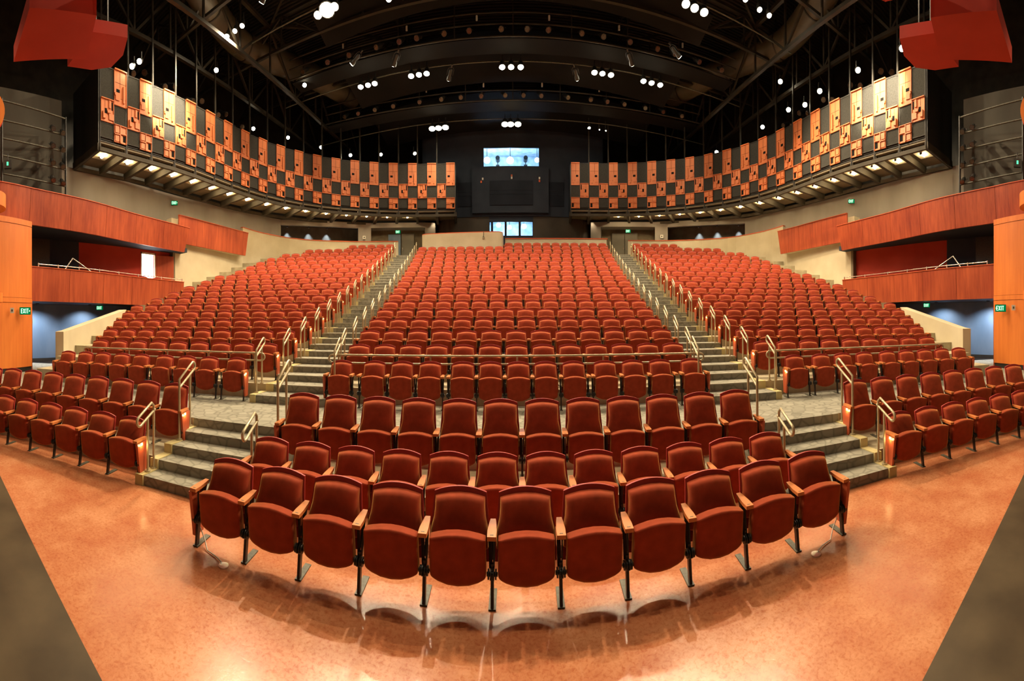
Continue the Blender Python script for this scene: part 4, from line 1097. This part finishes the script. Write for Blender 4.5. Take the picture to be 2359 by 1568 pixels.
# ------------------------------------------------------------------ ceiling
mb = MB(); mb.bx(-19, 19, -6, 31, 18.6, 18.8); struct(mb.build('ceiling', 'deck'))
wall_poly('wall_rear', [(-19, 29.5, 0, 18.6), (19, 29.5, 0, 18.6)], 'ceilsteel', 0.3, side=1)
wall_poly('wall_stage', [(19, -6, 0, 18.6), (-19, -6, 0, 18.6)], 'ceilsteel', 0.3, side=1)
def truss(a, b, depth, label, panels=8, w=0.16, grp='roof trusses'):
    a, b = Vector(a), Vector(b); mb = MB()
    mb.bar(a, b, w, w); o = mb.build('roof_truss', 'ceilsteel'); tag(o, label, 'truss', grp)
    up = Vector((0, 0, depth)); m2 = MB(); m2.bar(a + up, b + up, w, w); m2.build('top_chord', 'ceilsteel', o)
    m3 = MB()
    for i in range(panels):
        p = a.lerp(b, i / panels); q = a.lerp(b, (i + 1) / panels)
        m3.bar(p, q + up if i % 2 == 0 else q, w * 0.55) if False else None
        if i % 2 == 0: m3.bar(p, q + up, w * 0.6)
        else: m3.bar(p + up, q, w * 0.6)
        m3.bar(q, q + up, w * 0.5)
    m3.build('web_bars', 'ceilsteel', o); return o
for s in (-1, 1):
    nm = cards[s]; wd = cards[s]
    truss((s * 11.3, 4, 14.5), (s * 11.3, 27, 14.5), 2.4, 'dark lengthwise roof truss, the inner one above the %s seats' % nm, 10)
    truss((s * 13.2, 5, 14.2), (s * 13.2, 24, 14.2), 2.4, 'dark lengthwise roof truss directly over the %s gallery' % nm, 10)
    truss((s * 5.5, 6, 16.8), (s * 5.5, 27, 16.8), 1.5, 'thin lengthwise roof truss %s of the centre line' % nm, 12, 0.10)
    # big round duct
    dpts = smooth([(s * 10.1, 3.5, 16.2), (s * 10.7, 8.5, 16.2), (s * 11.9, 11.5, 16.2), (s * 12.5, 15.0, 16.2), (s * 11.0, 18.6, 16.2), (s * 9.6, 22.0, 16.2)], 6)
    mb = MB(); mb.tube(dpts, 0.62, 20); o = mb.build('air_duct', 'duct'); tag(o, 'large round sheet metal air duct high above the %s seats' % nm, 'duct')
    for i in range(3, len(dpts) - 2, 5):
        mb = MB(); p = Vector(dpts[i]); d = (Vector(dpts[i + 1]) - p).normalized(); mb.tube([p - d * 0.03, p + d * 0.03], 0.65, 20)
        mb.build('joint_band', 'ceilsteel', o)
    # red suspended canopy panels near the stage
    def cloud(pts, z0, th, label, lift=None):
        vs = [(s * -x if s < 0 else -x, y, 0) for x, y in pts]
        n = len(pts); mb = MB()
        V = [((x if s < 0 else -x), y, z0 + (lift[i] if lift else 0)) for i, (x, y) in enumerate(pts)]
        V2 = [(a, b, c + th) for a, b, c in V]
        mb.add(V + V2, [tuple(range(n)), tuple(range(n, 2 * n))[::-1]] + [(i, n + i, n + (i + 1) % n, (i + 1) % n) for i in range(n)])
        o = mb.build('red_canopy', 'redcloud'); tag(o, label, 'ceiling panel')
        cxm = sum(v[0] for v in V) / n; cym = sum(v[1] for v in V) / n
        h = MB()
        for dx in (-0.3, 0.3): h.bar((cxm + dx, cym, z0 + th), (cxm + dx, cym, 18.5), 0.03)
        h.build('hanger', 'black', o)
    cloud([(-7.25, 2.36), (-6.90, 3.66), (-8.15, 4.05), (-8.85, 2.49)], 8.5, 0.38, 'large red canopy panel hanging in the %s upper corner, the biggest one' % nm)
    cloud([(-7.80, 4.02), (-7.55, 4.82), (-8.1, 5.04), (-8.64, 5.02), (-8.98, 4.62), (-9.12, 4.00)], 8.90, 0.30, 'red canopy panel with a curved edge tucked behind the biggest one, %s corner' % nm)
    cloud([(-6.15, 3.0), (-5.8, 4.45), (-6.15, 4.68), (-6.5, 4.5), (-6.75, 3.7), (-6.7, 3.2)], 8.9, 0.36, 'red canopy panel cut by the top picture edge near the %s corner' % nm)
# crosswise trusses, lamp battens, lighting bridges
for y, z, lab in ((11.3, 15.1, 'crosswise roof truss nearest the stage'), (15.5, 15.6, 'crosswise roof truss behind the first lamp pipe'), (19.8, 15.9, 'crosswise roof truss behind the middle lamp pipe'), (24.3, 15.9, 'rearmost crosswise roof truss')):
    truss((-17, y, z), (17, y, z), 1.6, lab, 16, 0.13)
# diagonal braces
i = 0
for s in (-1, 1):
    for (x0, y0, x1, y1) in ((5.5, 11.3, 11.3, 15.5), (11.3, 15.5, 5.5, 19.8), (11.3, 11.3, 17, 15.5), (11.3, 19.8, 17, 15.5)):
        mb = MB(); mb.bar((s * x0, y0, 17.0), (s * x1, y1, 17.0), 0.10); o = mb.build('diagonal_brace', 'ceilsteel')
        tag(o, '%s diagonal roof brace from the stage on the %s half of the ceiling' % (ORD[i % 4], cards[s]), 'brace', 'diagonal roof braces'); i += 1
# dark ceiling baffles over the middle
for i, (y0, y1, z) in enumerate(((8.2, 13.2, 16.4), (14.8, 16.2, 16.3), (17.6, 20.6, 15.6), (22.0, 25.4, 15.4))):
    mb = MB(); m_ = 10
    vs = []
    for j in range(m_ + 1):
        x = -8.5 + 17 * j / m_; sag = -0.5 * (abs(x) / 8.5) ** 2
        vs += [(x, y0, z + sag), (x, y1, z - 0.5 + sag), (x, y1, z - 0.4 + sag), (x, y0, z + 0.1 + sag)]
    fs = []
    for j in range(m_):
        a = 4 * j; b = a + 4; fs += [(a, b, b + 1, a + 1), (a + 3, a + 2, b + 2, b + 3), (a, a + 3, b + 3, b), (a + 1, b + 1, b + 2, a + 2)]
    mb.add(vs, fs); o = mb.build('ceiling_baffle', 'baffle'); tag(o, 'broad black curved ceiling baffle, %s row back from the stage' % ORD[i], 'ceiling baffle', 'black ceiling baffles')

# stage light fixture meshes
def fixture_meshes():
    body = MB(); body.tube([(0, 0, 0.0), (0, 0, 0.16), (0, 0, 0.20), (0, 0, 0.46), (0, 0, 0.54)], [0.12, 0.115, 0.085, 0.10, 0.05], 14)
    yoke = MB(); yoke.tube([(-0.15, 0, 0.24), (-0.15, 0, 0.50), (-0.10, 0, 0.60), (0.10, 0, 0.60), (0.15, 0, 0.50), (0.15, 0, 0.24)], 0.012, 6)
    clamp = MB(); clamp.bx(-0.03, 0.03, -0.03, 0.03, 0.60, 0.74)
    lens = MB(); lens.tube([(0, 0, -0.012), (0, 0, 0.002)], [0.10, 0.105], 14)
    return body.mesh('body', ['black']), yoke.mesh('yoke', ['black']), clamp.mesh('clamp', ['black']), {c: lens.mesh('lens', [c]) for c in ('amber', 'redgel', 'lamp')}
FX = fixture_meshes()
def fixture(loc, aim, col, label, group, name='stage_light', scale=1.0):
    """aim: direction the lens looks"""
    t = empty(name, loc, 0, label, 'stage light', group)
    d = Vector(aim).normalized(); q = (-d).to_track_quat('Z', 'Y'); t.rotation_mode = 'QUATERNION'; t.rotation_quaternion = q; t.scale = (scale,) * 3
    mk('body', FX[0], t); mk('lens', FX[3][col], t)
    mk('yoke', FX[1], t); mk('clamp', FX[2], t)
    return t
# side booms: pipe ladders with eight lights each
for s in (-1, 1):
    nm = cards[s]
    rk = empty('pipe_rack', (0, 0, 0), 0, 'rack of five horizontal pipes and two uprights on the %s side wall' % nm, 'pipe rack')
    A0 = Vector((s * 13.19, 3.29, 0)); B0 = Vector((s * 13.66, 5.93, 0))
    for za, zb in ((10.12, 10.15), (9.43, 9.50), (8.79, 8.86), (8.19, 8.18), (7.55, 7.54)):
        mb = MB(); mb.tube([(A0.x, A0.y, za), (B0.x, B0.y, zb)], 0.032, 8); mb.build('horizontal_pipe', 'plate', rk)
    for Q, z0, z1 in ((A0, 6.9, 10.2), (B0, 6.9, 10.2)):
        mb = MB(); mb.tube([(Q.x, Q.y, z0), (Q.x, Q.y, z1)], 0.045, 8); mb.build('upright', 'black', rk)
    mb = MB(); mb.add([(s * 14.25, 2.2, 6.9), (s * 14.25, 2.2, 11.3), (s * 14.45, 6.1, 11.3), (s * 14.45, 6.1, 6.9), (s * 14.35, 2.2, 6.9), (s * 14.35, 2.2, 11.3), (s * 14.55, 6.1, 11.3), (s * 14.55, 6.1, 6.9)], [(0, 1, 2, 3), (7, 6, 5, 4), (1, 5, 6, 2), (0, 3, 7, 4), (3, 2, 6, 7), (0, 4, 5, 1)])
    o = mb.build('side_baffle', 'greybaffle'); tag(o, 'large flat dark grey baffle behind the %s pipe rack' % nm, 'baffle')
    for r_ in range(4):
        for c_ in range(2):
            z = 9.62 - 0.64 * r_ - 0.04 * c_
            y = 5.36 + 0.44 * c_; x = 13.50 + 0.09 * c_
            fixture((s * (x - 0.12), y - 0.05, z - 0.1), (-s * 0.75, -0.15, -0.55), 'redgel' if (c_ == 0 and r_ in (0, 1, 3)) else 'amber', 'theatre spotlight on the %s pipe rack, %s from the top in the %s column' % (nm, ORD[r_], ('inner', 'outer')[1 - c_] if s < 0 else ('outer', 'inner')[c_]), 'spotlights on the side pipe racks', scale=0.85)
    mb = MB(); mb.bx(-0.12, 0.12, -0.06, 0.06, -0.16, 0.12); o = mb.build('indicator_lamp', 'black'); o.location = (s * 13.1, 3.48, 7.86); o.rotation_euler = (0, 0, -s * 1.2)
    tag(o, 'small black box with a green light hanging on the %s pipe rack' % nm, 'lamp')
    mb = MB(); mb.bx(-0.03, 0.03, -0.075, -0.06, -0.07, 0.05); mb.build('green_light', 'greenlamp', o)
    mb = MB(); mb.tube([(0, 0, 0.12), (0, 0, 0.36)], 0.015, 6); mb.build('hook', 'black', o)
# lighting bridges
for bi, (y, z, lab) in enumerate(((16.95, 14.85, 'front'), (21.0, 14.35, 'rear'))):
    rt = empty('lighting_bridge', (0, 0, 0), 0, '%s black catwalk bridge hung across the ceiling with stage lights' % lab, 'catwalk')
    for yy, zz_, nmm in ((y, z, 'bottom_rail'), (y, z + 0.55, 'middle_rail'), (y, z + 1.05, 'top_rail')):
        mb = MB(); mb.tube([(-11, yy - 0.15, zz_), (-5, yy, zz_), (5, yy, zz_), (11, yy - 0.15, zz_)], 0.04, 8); mb.build(nmm, 'ceilsteel', rt)
    mb = MB(); mb.bx(-11, 11, y + 0.1, y + 1.1, z - 0.02, z + 0.03); mb.build('deck', 'baffle', rt)
    for i in range(1, 8):
        x = -10.4 + 2.6 * i; mb = MB(); mb.bar((x, y, z), (x, y, 18.5), 0.05); mb.build('post', 'ceilsteel', rt)
    for i in range(18):
        x = -9.9 + i * 1.165 + random.uniform(-0.25, 0.25)
        fixture((x, y - 0.35, z + 0.05), (random.uniform(-0.4, 0.4), -1.0, -0.9), 'redgel' if i % 3 == 1 else 'amber', '%s dark stage light from the left on the %s ceiling bridge' % (ORD[i], lab), 'unlit lights on the ceiling bridges')
    for i in range(6):
        x = -8 + 3.2 * i; mb = MB(); mb.cyl((x, y, z + 0.75), (x, y, z + 0.95), 0.045, 10)
        o = mb.build('marker_lamp', 'white'); tag(o, '%s small pale marker tube from the left on the %s bridge' % (ORD[i], lab), 'lamp', 'marker tubes on the bridges')
# lit lamp groups
LAMPS = []
def lit(x, y, z, label, energy, size=0.13, aim=(0, -0.35, -1), spot=110, grp='lit house lights on the ceiling pipes'):
    t = empty('house_light', (x, y, z), 0, label, 'house light', grp)
    d = Vector(aim).normalized()
    mb = MB(); mb.tube([Vector((0, 0, 0)), -d * 0.22, -d * 0.34], [size * 1.15, size * 0.95, size * 0.5], 14); mb.build('housing', 'black', t)
    mb = MB(); mb.tube([d * 0.002, d * 0.03, d * 0.06], [size, size * 0.85, size * 0.35], 14); mb.build('lens', 'lamp', t)  # glowing lens drawn wide to stand for the lamp's glare
    mb = MB(); mb.bar(-d * 0.3, -d * 0.3 + Vector((0, 0, 0.35)), 0.04); mb.build('hanger', 'black', t)
    if energy:
        L = bpy.data.lights.new('beam', 'SPOT'); L.energy = energy; L.spot_size = radians(spot); L.spot_blend = 0.6; L.color = (1.0, 0.78, 0.50); L.shadow_soft_size = 0.10
        lo = bpy.data.objects.new('beam', L); COL.objects.link(lo); lo.parent = t; lo.location = d * 0.09
        lo.rotation_mode = 'QUATERNION'; lo.rotation_quaternion = (-d).to_track_quat('Z', 'Y')
W3 = ('left', 'middle', 'right')
EN = 1.0
MIDL = [(-7.72, -7.31, -6.94), (-5.01, -4.61, -4.22), (-0.52, -0.09, 0.37), (3.98, 4.38, 4.82), (6.53, 6.97, 7.45)]
for gi, g in enumerate(MIDL):
    for j, x in enumerate(g):
        lit(x, 18.5, 14.5, '%s lamp of the %s lit trio from the left on the middle pipe' % (W3[j], ORD[gi]), 2100 if j == 1 else 0, 0.14, (0, -0.25, -1), 125)
for gi, g in enumerate([(-4.83, -4.44, -4.02), (-0.47, -0.13, 0.30)]):
    for j, x in enumerate(g):
        lit(x, 22.72, 13.9, '%s lamp of the %s lit trio on the rearmost pipe' % (W3[j], ('left', 'central')[gi]), 800 if j == 1 else 0, 0.19, (0, -0.3, -1), 120)
for j, (x, z) in enumerate(((4.57, 13.9), (5.2, 13.87), (5.6, 13.85))):
    lit(x, 22.72, z, '%s small lamp right of the central trio on the rearmost pipe' % W3[j], 0, 0.08 if j == 0 else 0.03)
for gi, g in enumerate([[(-11.58, 12.63), (-11.12, 12.63), (-10.69, 12.61)], [(-7.75, 13.96), (-7.3, 13.9), (-6.95, 13.9)], [(-4.82, 14.4), (-4.4, 14.4), (-4.0, 14.4)], [(6.7, 13.9), (7.11, 13.93), (7.56, 13.94)], [(8.64, 12.52), (9.4, 12.6), (9.9, 12.6)]]):
    for j, (x, y) in enumerate(g):
        lit(x, y, 15.0, '%s lamp of the %s lit trio from the left on the front pipe' % (W3[j], ORD[gi]), 4200 if j == 1 else 0, (0.30 if gi == 1 and j == 1 else 0.16 if gi in (1, 3) else 0.10), (0, -0.35, -1), 130)
# unseen overhead lamps added above the frame; then lamps over the stage edge
for i, x in enumerate((-9.0, -3.2, 3.2, 9.0)):
    lit(x, 7.5, 15.8, '%s added overhead lamp from the left on the unseen pipe above the front rows' % ORD[i], 1500, 0.14, (0, 0.0, -1), 135)
for i, x in enumerate((-9.5, -4.0, 4.0, 9.5)):
    lit(x, -1.5, 14.0, '%s lit house light from the left on the pipe over the stage edge' % ORD[i], 170, 0.14, (x * 0.03, 0.75, -1), 120)
for nm_, y, z in (('middle', 18.55, 14.82), ('rearmost', 22.77, 14.25), ('front', 14.0, 15.4), ('stage', 7.55, 16.15)):
    mb = MB(); mb.tube([(-12.4, y, z - 0.15), (-6, y, z), (6, y, z), (12.4, y, z - 0.15)], 0.03, 8); o = mb.build('lamp_pipe', 'plate'); tag(o, '%s crosswise lamp pipe under the roof' % nm_, 'pipe')
# work lights along the galleries
GL = [(-13.76, 17.24, 13.35), (-12.98, 19.66, 13.55), (-11.72, 21.57, 13.4), (-10.09, 22.5, 12.94), (-8.38, 23.5, 13.1), (-6.27, 24.1, 13.14), (-12.75, 8.74, 12.75), (-12.85, 8.45, 12.5), (-12.58, 12.97, 14.1), (-10.4, 17.32, 14.7)]
GR = [(12.64, 7.92, 12.85), (12.83, 10.25, 12.98), (12.83, 12.53, 12.98), (13.03, 13.74, 12.9), (13.09, 15.04, 13.2), (12.6, 15.11, 14.5), (13.26, 17.48, 13.31), (12.09, 20.67, 12.75)]
for i, (x, y, z) in enumerate(GL): lit(x, y, z, '%s bare work light above the left gallery' % ORD[i], 0, 0.10, (0.4, -0.6, -0.6), 120, 'work lights over the galleries')
for i, (x, y, z) in enumerate(GR): lit(x, y, z, '%s bare work light above the right gallery' % ORD[i], 0, 0.11, (-0.4, -0.6, -0.6), 120, 'work lights over the galleries')
# unlit lights hung behind the gallery top
for s in (-1, 1):
    for i in range(14):
        f = i / 13; k = 1.2 + 6.0 * f; j = int(k); t_ = k - j
        x = BND[j][0] * (1 - t_) + BND[j + 1][0] * t_ - 0.7; y = BND[j][1] * (1 - t_) + BND[j + 1][1] * t_
        fixture(((x if s < 0 else -x), y, 12.75 + 0.25 * (i % 3)), (-s * 0.8, random.uniform(-0.6, 0.2), -0.5), 'amber', '%s unlit spotlight from the outer end behind the %s gallery panels' % (ORD[i], cards[s]), 'unlit lights behind the gallery panels', scale=1.1)

# spotlights grazing the gallery fronts (hung on the truss over the side seats)
for s, targets in ((-1, ((-13.1, 10.4, 15000), (-13.1, 13.0, 800), (-12.6, 17.9, 700), (-9.5, 22.2, 700), (-5.5, 23.9, 700))), (1, ((13.1, 9.2, 15000), (13.1, 12.0, 800), (12.7, 17.4, 700), (9.5, 22.2, 700), (5.5, 23.9, 700)))):
    for i, (x, y, e) in enumerate(targets):
        px, py = x * 0.58, y - 5.0 if i > 2 else y - 1.5
        if i <= 1: px = s * 8.8
        aim = Vector((x - px, y - py, (11.7 if i == 0 else 11.2) - 14.3))
        t = fixture((px, py, 14.3), aim, 'lamp', '%s lit spotlight aimed at the %s gallery front, counting from its outer end' % (ORD[i], cards[s]), 'spotlights aimed at the gallery fronts')
        L = bpy.data.lights.new('beam', 'SPOT'); L.energy = e; L.spot_size = radians(30 if i == 0 else 46); L.spot_blend = 0.7; L.color = (1.0, .84, .60); L.shadow_soft_size = 0.1
        lo = bpy.data.objects.new('beam', L); COL.objects.link(lo); lo.parent = t; lo.location = (0, 0, -0.03)
# unseen lamps added to brighten the blue side walls; pier lamps
for s in (-1, 1):
    for i, (x, y, z, e, ax) in enumerate(((14.3, 5.0, 3.03, 430, (0.35, 0.05, -1)), (9.6, -1.0, 13.0, 1900, (0.22, 0.32, -1)), (14.5, 7.4, 3.03, 220, (0.3, 0.0, -1)))):
        t = empty('downlight', (s * x, y, z), 0, ('added lamp brightening the blue %s wall near the pier', 'lamp above the frame lighting the %s pier', 'second added lamp brightening the blue %s wall farther along')[i] % cards[s], 'downlight')
        mb = MB(); mb.cyl((0, 0, 0.0), (0, 0, 0.06), 0.07, 12); mb.build('housing', 'black', t)
        L = bpy.data.lights.new('beam', 'SPOT'); L.energy = e; L.spot_size = radians(75 if i == 1 else 125); L.spot_blend = 0.7; L.color = (1, .78, .5) if i == 1 else (0.85, .92, 1.0); L.shadow_soft_size = 0.08
        lo = bpy.data.objects.new('beam', L); COL.objects.link(lo); lo.parent = t; lo.location = (0, 0, -0.02)
        lo.rotation_mode = 'QUATERNION'; d = Vector((ax[0] * s, ax[1], ax[2])).normalized(); lo.rotation_quaternion = (-d).to_track_quat('Z', 'Y')

# ------------------------------------------------------------------ world, camera, view
w = bpy.data.worlds.new('World'); SC.world = w; w.use_nodes = True
w.node_tree.nodes['Background'].inputs[0].default_value = (1.0, 0.72, 0.45, 1); w.node_tree.nodes['Background'].inputs[1].default_value = 0.012
cam = bpy.data.cameras.new('Camera'); co = bpy.data.objects.new('Camera', cam); COL.objects.link(co); SC.camera = co
F = 886.9; W_, H_ = 2359, 1568; U0 = 1179.5; V0 = 737.26
cam.type = 'PANO'; cam.panorama_type = 'CENTRAL_CYLINDRICAL'
cam.central_cylindrical_range_u_min = -(U0) / F; cam.central_cylindrical_range_u_max = (W_ - U0) / F
cam.central_cylindrical_range_v_min = -(H_ - V0) / F; cam.central_cylindrical_range_v_max = V0 / F
cam.central_cylindrical_radius = 1.0
cam.clip_start = 0.05; cam.clip_end = 200
co.location = (-0.0956, 0, 2.345); co.rotation_euler = (radians(90), radians(0.23), 0)
SC.view_settings.view_transform = 'Standard'; SC.view_settings.look = 'None'; SC.view_settings.gamma = 1
SC.view_settings.use_curve_mapping = False; SC.view_settings.exposure = 0.0
SC.cycles.max_bounces = 4; SC.cycles.diffuse_bounces = 2; SC.cycles.glossy_bounces = 2; SC.cycles.transparent_max_bounces = 6
SC.cycles.sample_clamp_indirect = 4.0; SC.cycles.use_light_tree = True
